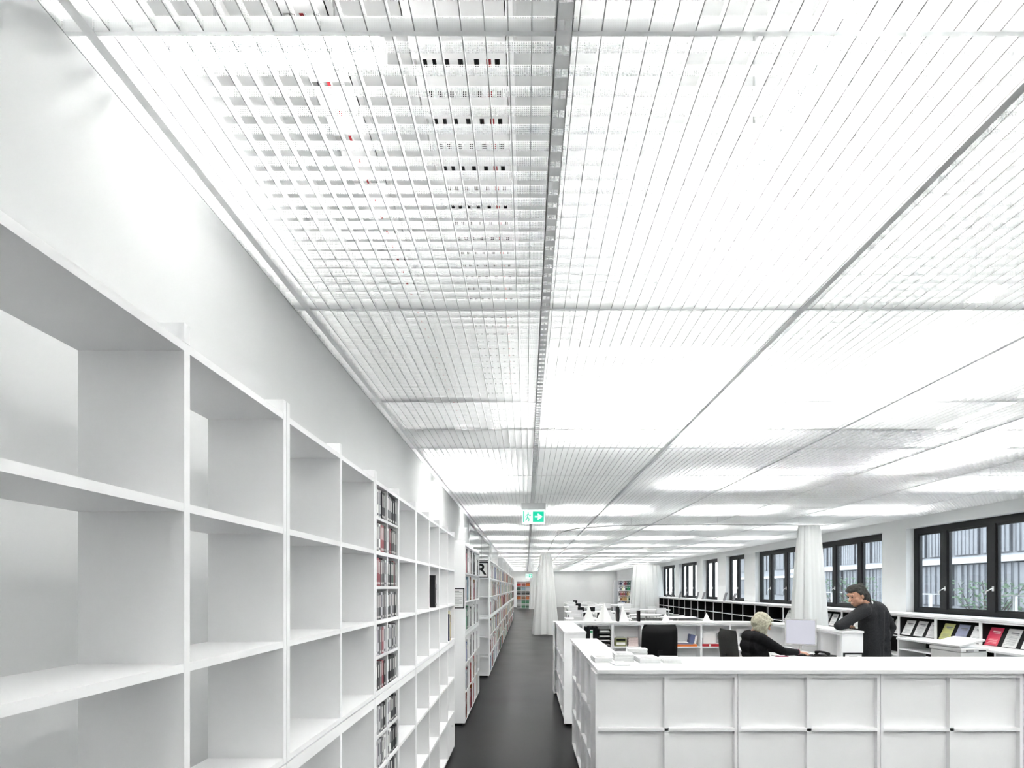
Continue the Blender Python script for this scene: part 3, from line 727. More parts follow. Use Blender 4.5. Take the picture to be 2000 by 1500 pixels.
# framed sign on end panel
t = thing('framed_notice', (3.83, 5.913, .62), 'black-framed notice on the white end panel below the man', 'notice')
m = MB(); m.box(-.115, .115, -.012, 0, .20, .215); m.box(-.115, .115, -.012, 0, 0, .015); m.box(-.115, -.1, -.012, 0, .015, .2); m.box(.1, .115, -.012, 0, .015, .2); m.build('frame', BLK, t)
m = MB(); m.box(-.1, .1, -.004, -.001, .015, .2); p = m.build('sheet', PAP, t)
m = MB(); m.box(-.05, .05, -.006, -.0045, .155, .17); m.box(-.08, .08, -.006, -.0045, .13, .135); m.box(-.08, .06, -.006, -.0045, .11, .115); m.build('printed_lines', BLK, p)

# items in the back counter cells (board top of upper row)
ZB = ZLOW[2]+TB
def cellx(i): return XB+i*BAY
def item(name, label, cat, loc, rotz=0, group=None): return thing(name, loc, label, cat, group, rotz)
def binder(x, col, label, sp=None, y=YB+.03, h=.29, z=ZB, wd=.06):
    t = item('ring_binder', label, 'binder', (x, y, z), group='binders in the back counter'); m = MB()
    m.box(0, wd, 0, .004, 0, h, 0); m.box(0, .004, .004, .19, 0, h); m.box(wd-.004, wd, .004, .19, 0, h); m.build('cover', col, t)
    m = MB(); m.box(.006, wd-.006, .01, .185, .004, h-.015); m.build('paper_block', PAP, t)
    if sp: m = MB(); m.box(.01, wd-.01, -.0015, -.0002, .06, h-.04); s = m.build('spine_label', PAP, t); m = MB(); m.box(.012, wd-.012, -.003, -.0017, h-.085, h-.055); m.build('green_stripe', mat('green_stripe', (.02, .3, .12), .6), s)
binder(cellx(1)+.03, BLK, 'black ring binder at the left in the back counter')
binder(cellx(1)+.095, BLK, 'black ring binder with white label and green stripe', True)
binder(cellx(1)+.16, BLK, 'black ring binder right of the labelled binder')
t = item('letter_tray', 'stack of black letter trays with papers in the back counter', 'letter tray', (cellx(1)+.24, YB+.02, ZB))
for k in range(4):
    m = MB(); z = k*.065; m.box(0, .17, 0, .18, z, z+.004); m.box(0, .004, 0, .18, z+.004, z+.045); m.box(.166, .17, 0, .18, z+.004, z+.045); m.box(.004, .166, .176, .18, z+.004, z+.045); m.box(.004, .166, 0, .004, z+.004, z+.018)
    for a in (0.001, .161): m.box(a, a+.008, .08, .1, z+.045, z+.065)
    tr = m.build('tray', BLK, t)
    m = MB(); m.box(.008, .162, -.003, .17, z+.019, z+.028+.004*(k % 2)); m.build('papers', PAP, tr)
OLV = mat('olive_plastic', (.2, .21, .09), .5)
t = item('desk_radio', 'small boxy olive and silver radio in the back counter', 'radio', (cellx(2)+.045, YB+.05, ZB))
m = MB(); m.box(0, .17, 0, .1, 0, .12, b=.008); m.build('body', OLV, t); m = MB(); m.box(.02, .15, -.003, .0, .02, .06); m.build('display', PAP, t); m = MB(); m.box(.02, .15, -.003, .0, .085, .11); m.build('grille', BLK, t)
m = MB(); m.tube([(.03, .05, .12), (.03, .05, .145), (.14, .05, .145), (.14, .05, .12)], .005, 6); m.build('handle', GRY, t)
t = item('paper_stack', 'stack of pale pink leaflets beside the radio', 'leaflets', (cellx(2)+.24, YB+.05, ZB))
m = MB()
for k in range(9): m.box(0+.003*(k % 3), .15+.003*(k % 2), 0, .12, k*.014, k*.014+.012)
m.build('sheets', mat('pink_paper', (.75, .62, .6), .8, var=.1, scale=40), t)
t = item('document_folder', 'orange folder lying flat with papers on top', 'folder', (cellx(4)+.06, YB+.03, ZB))
m = MB(); m.box(0, .33, 0, .18, 0, .03, b=.004); m.build('cover', mat('orange_card', (.5, .12, .015), .6), t); m = MB(); m.box(-.04, .27, .01, .17, .031, .05); m.build('papers', mat('slate_paper', (.10, .12, .2), .7), t)
m = MB(); m.box(-.05, .2, .01, .18, .051, .06); m.build('papers', PAP, t)
t = item('standing_box', 'slate blue box file leaning on the orange folder', 'box file', (cellx(4)+.28, YB+.06, ZB+.051), 0)
M_ = Matrix.Rotation(.18, 4, 'Y'); m = MB(); m.box(0, .07, 0, .12, .002, .13, M=M_, b=.003); m.build('box', mat('slate_blue', (.08, .1, .2), .6), t); m = MB(); m.box(.072, .1, 0, .12, .0, .12, M=M_); m.build('sheet', PAP, t)
t = item('paper_holder', 'white magazine holder with crumpled papers above a red strap', 'holder', (cellx(5)+.05, YB+.06, ZB))
m = MB(); m.box(0, .25, .1, .11, 0, .22); m.box(0, .25, 0, .01, 0, .05); m.box(0, .006, .01, .1, 0, .12); m.build('holder', LEG, t)
m = MB(); 
for k in range(5): m.box(.02+.02*k, .16+.02*k, .03+.012*k, .036+.012*k, .051 if k > 9 else .01, .2-.012*k, M=Matrix.Rotation(.06*(k-2), 4, 'Y'))
m.build('papers', PAP, t)
t = item('red_case', 'red pencil case lying in front of the white paper holder', 'case', (cellx(5)+.02, YB+.02, ZB))
m = MB(); m.box(0, .26, 0, .035, 0, .04, b=.01); m.build('body', mat('bright_red', (.32, .004, .012), .45), t); m = MB(); m.box(.10, .13, -.003, -.0, .005, .035); m.build('clasp', LEG, t)
t = item('picture_frame', 'grey framed photograph leaning at the back of the counter cell', 'picture', (cellx(5)+.26, YB+.12, ZB))
m = MB(); m.box(0, .12, 0, .01, 0, .2); m.build('frame', GRY, t); m = MB(); m.box(.01, .11, -.002, 0, .01, .19); m.build('photo', mat('grey_photo', (.3, .3, .3), .5, var=.6, scale=30), t)
t = item('paper_stack', 'white printed sheet standing behind the seated woman', 'leaflets', (cellx(6)+.12, YB+.1, ZB)); m = MB(); m.box(0, .2, 0, .006, 0, .26); p = m.build('sheet', PAP, t)
m = MB(); m.box(.05, .15, -.002, -.0003, .14, .2); m.build('print', mat('grey_photo', (.3, .3, .3)), p)

# leaflets on the front counter
def leaflet(x, y, w_, d_, h_, rot, label):
    t = thing('leaflet_stack', (x, y, WT1), label, 'leaflets', 'leaflet stacks on the front counter', rot)
    m = MB(); n = max(2, int(h_/.006))
    for k in range(n): dx = random.uniform(-.002, .002); m.box(-w_/2+dx, w_/2+dx, -d_/2, d_/2, k*h_/n, (k+.8)*h_/n)
    m.build('sheets', mat('leaflet_paper', (.62, .63, .63), .7, .2, var=.05, scale=60), t)
    m = MB()
    for k in range(5): m.box(-w_/2+.015, w_/2-.02-.02*(k % 2), -d_/2+.012+k*.02, -d_/2+.016+k*.02, h_-.0005, h_+.0006)
    m.build('print', mat('pale_ink', (.35, .35, .36), .8), t)
lf = [(.52, 3.5, .12, .17, .035, .05, 'leftmost low leaflet stack on the front counter corner'), (.68, 3.56, .13, .17, .05, -.05, 'second leaflet stack from the left on the front counter'), (.62, 3.30+.04, .1, .14, .012, .12, 'single thin leaflet nearest the front edge of the worktop'),
      (.83, 3.48, .14, .18, .035, .04, 'middle leaflet stack with printed lines on the front counter'), (.80, 3.66, .14, .08, .07, 0, 'tallest small leaflet stack near the inner edge'), (.99, 3.47, .12, .17, .03, -.08, 'rightmost printed leaflet stack on the front counter')]
for a in lf: leaflet(*a)

# ------------------------------------------------------------------ desk and things on it
ZD = .77
t = thing('desk', (3.15, 6.55, 0), 'white desk in front of the seated woman', 'desk')
m = MB(); m.box(-.32, .52, -.75, .55, ZD-.025, ZD, b=.003); m.build('desktop', LAMT, t)
for x in (-.27, .46):
    for y in (-.7, .5): m = MB(); m.box(x-.02, x+.02, y-.02, y+.02, 0, ZD-.026); m.build('leg', LEG, t)
def monitor(c, rot, wd, ht, label, tilt=.0, scr=None):
    t = thing('computer_monitor', c, label, 'monitor', rotz=rot)
    m = MB(); m.box(-wd/2, wd/2, 0, .03, .09, .09+ht, b=.004); m.build('casing', GRY, t)
    m = MB(); m.box(-wd/2+.018, wd/2-.018, -.002, -.0002, .09+.022, .09+ht-.018); m.build('screen', scr, t)
    m = MB(); m.tube([(0, .04, .005), (0, .045, .14)], .02, 10); m.build('stand', GRY, t)
    m = MB(); m.lathe([(.0, 0), (.11, 0), (.11, .01), (.03, .02), (0, .02)], 24, c=(0, .03, 0)); m.build('foot', GRY, t)
    return t
SCR = mat('lit_screen', (.04, .04, .05), .3, emit=.17, emitcol=(.78, .79, .88))
monitor((3.49, 6.42, ZD), math.radians(-24), .36, .34, 'grey computer monitor with pale screen on the desk', scr=SCR)
t = thing('keyboard', (3.40, 6.13, ZD), 'black keyboard on the desk under the woman\'s hand', 'keyboard', rotz=-.5)
m = MB(); m.box(-.2, .2, -.07, .07, 0, .012, b=.003); m.build('base', BLK, t)
m = MB()
for i in range(14):
    for j in range(4): m.box(-.19+i*.0272, -.19+i*.0272+.023, -.06+j*.03, -.06+j*.03+.025, .0125, .018)
m.build('keys', BLKM, t)
t = thing('telephone', (3.58, 6.02, ZD), 'black desk telephone in front of the shelf unit', 'telephone', rotz=.3)
m = MB(); m.box(-.09, .06, -.09, .09, 0, .03, b=.008); m.build('base', BLK, t); m = MB(); m.tube([(-.06, -.09, .045), (-.06, -.04, .062), (-.06, .04, .062), (-.06, .09, .045)], [.022, .013, .013, .022], 10); m.build('handset', BLK, t)
t = thing('pen_holder', (3.27, 6.95, ZD), 'pen pot with scissors and orange pens at the back of the desk', 'pen holder')
m = MB(); m.lathe([(0, 0), (.04, 0), (.04, .1), (.036, .1), (.036, .005), (0, .005)], 20); m.build('pot', mat('brown_pot', (.25, .1, .05), .5), t)
for k, (a, cc) in enumerate([(0, (.8, .35, .03)), (1.2, (.8, .5, .03)), (2.3, (.02, .02, .02)), (3.6, (.02, .02, .02)), (4.8, (.6, .3, .05))]):
    m = MB(); m.tube([(0, 0, .01), (.05*math.cos(a), .05*math.sin(a), .17+.02*(k % 2))], .006, 6); m.build('pen', mat('pen_%d' % k, cc, .4), t)
m = MB()
for sgn in (-1, 1):
    pts = [(.02*math.cos(a)+sgn*.022, -.0, .2+.026*math.sin(a)) for a in [2*PI*i/12 for i in range(13)]]; m.tube(pts, .006, 6)
m.tube([(.0, 0, .18), (0, 0, .03)], .006, 6); m.build('scissors', BLK, t)
t = thing('tape_dispenser', (3.17, 6.75, ZD), 'rounded white tape dispenser beside the pen pot', 'tape dispenser')
m = MB(); pts = [(-.09, 0), (.09, 0), (.085, .04), (.05, .075), (0, .09), (-.06, .07), (-.09, .03)]; m.prism([(a, b_) for a, b_ in pts], -.03, .03, M=Matrix.Rotation(PI/2, 4, 'X')); m.build('body', LEG, t)
m = MB(); m.box(-.03, .03, -.033, -.0305, .02, .05); m.build('label', mat('teal_label', (.1, .4, .38), .5), t)
t = thing('paper_sheet', (3.15, 6.08, ZD), 'white sheets lying on the desk beside the keyboard', 'paper', rotz=.15)
m = MB(); m.box(-.15, .1, -.1, .1, .0, .004); m.box(-.13, .11, -.09, .11, .0042, .007); m.build('sheets', PAP, t)
t = thing('tissue_pack', (2.98, 5.88, ZD), 'small dark red and grey packet near the woman\'s elbow', 'packet'); m = MB(); m.box(-.06, .06, -.04, .04, 0, .035, b=.01); m.build('wrap', mat('crimson', (.25, .03, .07), .5), t); m = MB(); m.box(-.03, .03, -.01, .01, .035, .04); m.build('flap', PAP, t)

# ------------------------------------------------------------------ office chairs
def office_chair(x, y, rot, m1, label, arms=True, back_z=(.62, 1.12), bw=.44):
    t = thing('office_chair', (x, y, 0), label, 'office chair', rotz=rot)   # faces local +Y, back at -Y
    m = MB(); m.box(-.24, .24, -.22, .24, .44, .51, b=.03); m.build('seat', m1, t)
    # backrest: slightly curved padded slab
    vs = []; nx, nz = 8, 8
    for side in (0, 1):
        for j in range(nz+1):
            for i in range(nx+1):
                u = i/nx*2-1; v = j/nz; wid = bw/2*(1-.05*v**3-.10*max(0, v-.85)**2*40)
                r_ = .03*(u*u)+ .05*(v-.5)**2
                edge = min(1, (1-abs(u))*5, (1-abs(2*v-1))*5)**.5
                yy_ = -.27+r_-.06*v + (side*2-1)*.03*edge
                vs.append((u*wid, yy_, back_z[0]+(back_z[1]-back_z[0])*v))
    fs = []; S = (nx+1)*(nz+1)
    for j in range(nz):
        for i in range(nx):
            a = j*(nx+1)+i; fs.append((a, a+1, a+nx+2, a+nx+1)); fs.append((S+a, S+a+nx+1, S+a+nx+2, S+a+1))
    m = MB(); m.add(vs, fs, 0, True); m.build('backrest', m1, t)
    m = MB(); m.box(-.03, .03, -.31, -.10, .405, .43); m.box(-.03, .03, -.33, -.305, .405, .80); m.build('back_bar', BLK, t)
    m = MB(); m.tube([(0, 0, .10), (0, 0, .43)], [.03, .022], 14); m.build('column', GRY, t)
    for k in range(5):
        a = 2*PI*k/5+.3; e_ = Vector((.29*math.cos(a), .29*math.sin(a), .065)); m = MB(); m.tube([(0, 0, .11), e_], [.028, .016], 8); lg = m.build('leg', BLK, t)
        c_ = MB(); c_.tube([(e_.x-.02*math.sin(a), e_.y+.02*math.cos(a), .03), (e_.x+.02*math.sin(a), e_.y-.02*math.cos(a), .03)], .03, 12); c_.build('castor', BLK, lg)
    if arms:
        for sx in (-1, 1):
            m = MB(); m.tube([(sx*.22, 0, .45), (sx*.29, 0, .48), (sx*.29, 0, .66)], .014, 8); m.box(sx*.29-.03, sx*.29+.03, -.14, .14, .66, .69, b=.01); m.build('armrest', BLK, t)
    return t
p = P(1285, 1200, 6.55); office_chair(p.x, 6.75, 0, BLK, 'empty black office chair seen from behind at the counter', back_z=(.62, 1.125), bw=.47)
CHG = mat('charcoal_fabric', (.025, .025, .024), .9, .2, var=.2, scale=80, bump=.3)
office_chair(2.74, 6.18, -PI/2+.12, CHG, 'charcoal fabric office chair the woman sits on', arms=False, back_z=(.60, 1.09))

# ------------------------------------------------------------------ people
_b = bmesh.new(); bmesh.ops.create_icosphere(_b, subdivisions=2, radius=1); _b.verts.index_update()
ICO_V = [v.co.copy() for v in _b.verts]; ICO_F = [tuple(v.index for v in f.verts) for f in _b.faces]; _b.free()
def organic(name, prims, voxel, m_, parent, smooth_it=4, loc=Vector((0, 0, 0))):
    VS = []; FS = []
    def ball(c, r, M=None):
        mt = Matrix.Translation(Vector(c)-loc) @ (M or Matrix.Identity(4)) @ Matrix.Diagonal((r[0], r[1], r[2], 1))
        k0 = len(VS); VS.extend([tuple(mt @ v) for v in ICO_V]); FS.extend([(a+k0, b+k0, c2+k0) for a, b, c2 in ICO_F])
    for p_ in prims:
        if p_[0] == 'c':      # tapered capsule chain ('c', p0, r0, p1, r1)
            a, r0, b, r1 = Vector(p_[1]), p_[2], Vector(p_[3]), p_[4]; n = max(2, int((b-a).length/(min(r0, r1)*.35))+1)
            for i in range(n+1): q = a.lerp(b, i/n); r_ = r0+(r1-r0)*i/n; ball(q, (r_, r_, r_))
        else:                 # ('e', centre, radii, euler)
            M = Matrix.Identity(4)
            if len(p_) > 3:
                from mathutils import Euler
                M = Euler(p_[3]).to_matrix().to_4x4()
            ball(p_[1], p_[2], M)
    me = bpy.data.meshes.new(name); me.from_pydata(VS, [], FS); me.update()
    o = bpy.data.objects.new(name, me); C.objects.link(o)
    r_ = o.modifiers.new('r', 'REMESH'); r_.mode = 'VOXEL'; r_.voxel_size = voxel
    s_ = o.modifiers.new('s', 'SMOOTH'); s_.factor = .5; s_.iterations = smooth_it
    dg = bpy.context.evaluated_depsgraph_get(); dg.update()
    me2 = bpy.data.meshes.new_from_object(o.evaluated_get(dg)); o.modifiers.clear(); o.data = me2; bpy.data.meshes.remove(me)
    me2.materials.clear(); me2.materials.append(m_)
    for pl in me2.polygons: pl.use_smooth = True
    o.parent = parent; o.name = name
    return o
def frame_pts(c, fwd, up, pts):
    f_ = Vector(fwd).normalized(); u_ = Vector(up).normalized(); s_ = f_.cross(u_).normalized(); u_ = s_.cross(f_).normalized()
    R = Matrix((( f_.x, s_.x, u_.x), (f_.y, s_.y, u_.y), (f_.z, s_.z, u_.z)))
    return R, [Vector(c)+R@Vector(q) for q in pts]
def head_prims(c, fwd, up, k=1.0):
    """local: x forward, y side, z up"""
    R, _ = frame_pts(c, fwd, up, []); eu = tuple(R.to_euler()); g = lambda *q: tuple(Vector(c)+R@(Vector(q)*k))
    pr = [('e', g(-.012, 0, .03), (.098*k, .076*k, .092*k), eu), ('e', g(.02, 0, -.035), (.068*k, .058*k, .075*k), eu), ('e', g(.058, 0, -.085), (.026*k, .028*k, .022*k), eu),
          ('e', g(.075, 0, .045), (.018*k, .05*k, .018*k), eu), ('c', g(.082, 0, .02), .010*k, g(.108, 0, -.018), .014*k), ('e', g(.088, 0, -.05), (.012*k, .024*k, .008*k), eu), ('e', g(.086, 0, -.064), (.012*k, .022*k, .008*k), eu)]
    for s_ in (-1, 1):
        pr += [('e', g(.05, s_*.04, -.018), (.03*k, .022*k, .024*k), eu), ('e', g(-.005, s_*.078, -.008), (.016*k, .009*k, .03*k), eu), ('e', g(.03, s_*.045, -.055), (.035*k, .02*k, .028*k), eu)]
    return pr, g, R
def eyes(c, fwd, up, parent, k=1):
    _, g, R = head_prims(c, fwd, up, k)
    m = MB()
    for s_ in (-1, 1):
        q = Vector(g(.083, s_*.03, .018)); m.lathe([(0, -.009), (.007, -.006), (.009, 0), (.007, .006), (0, .009)], 10, c=tuple(q))
    m.build('eyes', mat('eye', (.05, .04, .03), .2), parent)
    m = MB()
    for s_ in (-1, 1): m.tube([g(.094, s_*.014, .036), g(.096, s_*.03, .043), g(.084, s_*.05, .036)], [.003, .0045, .003], 6)
    return m
def hand_prims(wrist, dir_, palmn, thumb_side, k=1.0, curl=.5):
    d = Vector(dir_).normalized(); n = Vector(palmn).normalized(); s_ = d.cross(n).normalized()*thumb_side; w_ = Vector(wrist); pr = []
    pc = w_+d*.045*k
    for a in (-.026, -.009, .009, .026): pr.append(('c', w_+s_*a*.7*k, .014*k, w_+d*.085*k+s_*a*1.15*k, .011*k))
    L = [.062, .072, .078, .068]
    for i, a in enumerate((-.032, -.011, .011, .031)):
        b0 = w_+d*.088*k+s_*a*k; l = L[i]*k; c1 = curl; p1 = b0+(d*math.cos(c1*.5)+n*math.sin(c1*.5))*l*.45; p2 = p1+(d*math.cos(c1*1.2)+n*math.sin(c1*1.2))*l*.32; p3 = p2+(d*math.cos(c1*1.9)+n*math.sin(c1*1.9))*l*.25
        pr += [('c', b0, .0095*k, p1, .0085*k), ('c', p1, .0085*k, p2, .008*k), ('c', p2, .008*k, p3, .007*k)]
    t0 = w_+d*.02*k+s_*.03*k; t1 = t0+(d*.6+s_*.75+n*.25).normalized()*.045*k; t2 = t1+(d*.9+s_*.2+n*.35).normalized()*.032*k
    pr += [('c', t0, .013*k, t1, .010*k), ('c', t1, .010*k, t2, .008*k)]
    return pr

# --- standing man leaning on the unit
man = thing('person', (4.33, 6.28, 0), 'grey-haired man in a charcoal suit leaning on the white counter unit', 'person'); B = Vector((4.33, 6.28, 0))
hc = Vector((4.00, 6.10, 1.495)); hf = Vector((-.93, -.10, -.36)); hu = Vector((-.36, 0, .93))
pr, g, R = head_prims(hc, hf, hu, 1.06)
nb = Vector((4.16, 6.16, 1.37))
pr += [('c', g(-.04, 0, -.06), .056, nb, .062), ('c', nb, .062, (4.22, 6.2, 1.28), .07)]
# hands
elL = Vector((3.715, 6.00, WT1+.052)); wrL = Vector((3.90, 6.17, WT1+.035)); pr2 = hand_prims(wrL, (.9, .5, 0), (0, 0, -1), 1, 1.05, .35)
elR = Vector((4.575, 6.33, 1.10)); wrR = Vector((4.46, 6.27, .90))
pr3 = hand_prims(wrR, (-.15, -.25, -1), (-1, 0, 0), 1, 1.0, .5)
bodypr = pr + pr2 + [('c', elL, .04, wrL, .028)] + pr3 + [('c', elR, .04, wrR, .028)]
shL = Vector((4.03, 6.02, 1.325)); shR = Vector((4.42, 6.30, 1.32))
bodypr += [('c', shL, .05, elL, .038), ('c', shR, .05, elR, .038), ('c', (4.22, 6.2, 1.28), .08, shL, .05), ('c', (4.22, 6.2, 1.28), .08, shR, .05), ('c', (4.22, 6.2, 1.25), .1, (4.32, 6.3, .95), .1)]
for dx, dy in ((-.09, -.05), (.09, .05)): bodypr += [('c', (4.32+dx, 6.3+dy, .92), .08, (4.33+dx, 6.31+dy, .5), .05), ('c', (4.33+dx, 6.31+dy, .5), .05, (4.35+dx, 6.28+dy, .1), .035)]
organic('body', bodypr, .0055, SKIN, man, 3, B)
# jacket
jk = [('c', (4.24, 6.17, 1.28), .125, (4.27, 6.24, .78), .13), ('c', (4.35, 6.26, 1.27), .13, (4.41, 6.31, .78), .135), ('c', (4.15, 6.13, 1.26), .105, (4.22, 6.21, .78), .125), ('c', (4.16, 6.13, 1.33), .095, (4.33, 6.24, 1.33), .105), ('c', (4.13, 6.12, 1.27), .11, (4.36, 6.27, 1.26), .125), ('e', (4.26, 6.17, 1.345), (.15, .11, .085), (0, .2, .5)), ('c', (4.18, 6.16, 1.15), .115, (4.38, 6.28, 1.14), .125), ('c', (4.22, 6.19, 1.02), .12, (4.41, 6.3, 1.02), .125), ('c', (4.22, 6.21, .90), .125, (4.42, 6.32, .90), .13), ('c', (4.22, 6.22, .78), .13, (4.43, 6.33, .76), .135),
      ('c', (4.08, 6.09, 1.33), .085, shL, .078), ('c', shL, .078, elL+Vector((.02, 0, .006)), .058), ('c', elL+Vector((.0, 0, .004)), .054, wrL+Vector((-.003, -.03, .008)), .040),
      ('c', (4.35, 6.27, 1.31), .09, shR, .078), ('c', shR, .08, elR, .062), ('c', elR, .06, wrR+Vector((.01, .02, .02)), .046), ('c', (4.10, 6.09, 1.36), .05, (4.2, 6.15, 1.40), .055)]
organic('jacket', jk, .010, SUIT, man, 3, B)
m = MB()   # white collar and cuffs
for a_ in range(1):
    pts = []; ax = (Vector(g(-.04, 0, -.06))-nb).normalized(); s1 = ax.orthogonal().normalized(); s2 = ax.cross(s1)
    cc = nb+ax*.035
    pts = [cc-B+(s1*math.cos(2*PI*i/18)+s2*math.sin(2*PI*i/18))*.068 for i in range(19)]
    m.tube(pts, .017, 8)
m.build('shirt_collar', PAP, man)
tr_ = []
for dx, dy in ((-.09, -.05), (.09, .05)): tr_ += [('c', (4.32+dx, 6.3+dy, .88), .115, (4.33+dx, 6.31+dy, .5), .085), ('c', (4.33+dx, 6.31+dy, .5), .085, (4.35+dx, 6.28+dy, .1), .07)]
organic('trousers', tr_, .012, SUIT, man, 3, B)
sh = []
for dx, dy in ((-.09, -.05), (.09, .05)): sh += [('c', (4.37+dx, 6.26+dy, .048), .046, (4.24+dx, 6.33+dy, .04), .038)]
organic('shoes', sh, .008, BLK, man, 3, B)
HG = mat('dark_grey_hair', (.025, .024, .022), .7, .3, var=.6, scale=50, bump=.8)
eu = tuple(R.to_euler())
hr = [('e', g(-.03, 0, .055), (.103, .089, .080), eu), ('e', g(-.06, 0, .0), (.075, .086, .095), eu), ('e', g(.035, 0, .09), (.06, .07, .036), eu), ('e', g(-.08, 0, -.055), (.045, .06, .055), eu), ('e', g(.075, .0, .095), (.03, .045, .022), eu), ('e', g(.005, 0, .115), (.08, .06, .025), eu)]
for s_ in (-1, 1): hr += [('e', g(-.01, s_*.075, .035), (.03, .016, .035), eu)]
for k in range(26):
    a = random.uniform(-1.2, 1.2); q = Vector(g(random.uniform(-.10, .06), .075*math.sin(a), .06+.06*math.cos(a))); d = R@Vector((-.025, 0, -.012)); hr.append(('c', tuple(q), .012, tuple(q+d), .008))
hr += [('c', g(-.1, .02, -.02), .03, g(-.115, .0, -.10), .02), ('c', g(-.1, -.03, -.02), .03, g(-.11, -.02, -.10), .018)]
organic('hair', hr, .006, HG, man, 2, B)
mb = eyes(hc-B, hf, hu, man, 1.06); mb.build('eyebrows', HG, man)

# --- seated woman
wo = thing('person', (2.78, 6.18, 0), 'seated blonde woman in black cardigan reaching over the desk', 'person'); B = Vector((2.78, 6.18, 0))
hc = Vector((2.865, 6.12, 1.165)); hf = Vector((.82, -.12, -.52)); hu = Vector((.50, 0, .86))
pr, g, R = head_prims(hc, hf, hu, .98); nb = Vector((2.79, 6.15, 1.06))
pr += [('c', g(-.035, 0, -.06), .05, nb, .05), ('c', nb, .05, (2.77, 6.17, .98), .07)]
sR = Vector((2.79, 5.99, .985)); sL = Vector((2.79, 6.34, .985)); eR = Vector((3.02, 5.94, ZD+.075)); wR = Vector((3.27, 6.06, ZD+.055)); eL = Vector((3.00, 6.44, ZD+.07)); wL = Vector((3.2, 6.36, ZD+.04))
body = pr + hand_prims(wR, (.9, .25, -.12), (0, 0, -1), -1, .95, .45) + hand_prims(wL, (1, -.15, -.05), (0, 0, -1), 1, .9, .4)
body += [('c', sR, .045, eR, .035), ('c', eR, .035, wR, .024), ('c', sL, .045, eL, .035), ('c', eL, .035, wL, .024), ('c', (2.79, 6.17, .96), .07, (2.81, 6.17, .62), .08), ('c', (2.77, 6.17, .97), .07, sR, .045), ('c', (2.77, 6.17, .97), .07, sL, .045)]
for dy in (-.1, .1): body += [('c', (2.8, 6.17+dy, .58), .075, (3.2, 6.17+dy, .58), .055), ('c', (3.2, 6.17+dy, .57), .05, (3.22, 6.17+dy, .1), .034), ('c', (3.2, 6.17+dy, .05), .035, (3.36, 6.17+dy, .035), .028)]
organic('body', body, .005, SKIN2, wo, 3, B)
cg = [('c', (2.76, 6.05, .99), .085, (2.76, 6.28, .99), .085), ('c', (2.775, 6.06, .88), .115, (2.775, 6.28, .88), .115), ('c', (2.80, 6.07, .78), .12, (2.80, 6.28, .78), .12), ('c', (2.80, 6.07, .64), .12, (2.80, 6.28, .64), .12), ('c', (2.76, 6.1, 1.03), .05, (2.76, 6.24, 1.03), .05),
      ('c', sR, .075, eR, .055), ('c', eR, .055, wR-Vector((.02, .004, 0)), .038), ('c', sL, .075, eL, .055), ('c', eL, .055, wL-Vector((.02, 0, 0)), .038)]
organic('cardigan', cg, .010, KNIT, wo, 3, B)
tr_ = []
for dy in (-.1, .1): tr_ += [('c', (2.8, 6.17+dy, .595), .085, (3.2, 6.17+dy, .59), .07), ('c', (3.2, 6.17+dy, .57), .068, (3.22, 6.17+dy, .12), .05)]
organic('trousers', tr_, .012, KNIT, wo, 3, B)
HB = mat('blonde_grey_hair', (.36, .345, .26), .6, .4, var=.35, scale=45, bump=.8)
eu = tuple(R.to_euler())
hr = [('e', g(-.03, 0, .05), (.105, .09, .082), eu), ('e', g(-.06, 0, .0), (.08, .09, .10), eu), ('e', g(.045, 0, .085), (.05, .065, .03), eu)]
for k in range(44):     # bob: strands falling from the crown, straight down in the world
    a = random.uniform(.75, 2*PI-.75); q = Vector(g(-.025+.078*math.cos(a), .086*math.sin(a), .02)); 
    ln = random.uniform(.10, .15); hr.append(('c', tuple(q), .019, tuple(q+Vector((-.015-.02*(math.cos(a) < 0), .012*math.sin(a), -ln))), .010))
for s_ in (-1, 1):
    for k in range(3): hr.append(('c', g(.045-.02*k, s_*.07, .05), .016, tuple(Vector(g(.035-.025*k, s_*.085, -.03))+Vector((0, 0, -.04))), .010))
organic('hair', hr, .006, HB, wo, 2, B)
mb = eyes(hc-B, hf, hu, wo, .98); mb.build('eyebrows', HB, wo)
m = MB(); m.tube([(wR.x-B.x+.015*math.cos(a)*0-.0, wR.y-B.y+.03*math.cos(a), wR.z+.03*math.sin(a)) for a in [2*PI*i/14 for i in range(15)]], .006, 6); m.build('sleeve_cuff', mat('crimson', (.25, .03, .07)), wo)
m = MB(); q = Vector(g(.055, 0, -.125))-B; m.lathe([(0, -.02), (.016, -.01), (.02, 0), (.014, .012), (0, .02)], 10, c=tuple(q)); m.build('brooch', mat('bright_red', (.6, .01, .03)), wo)

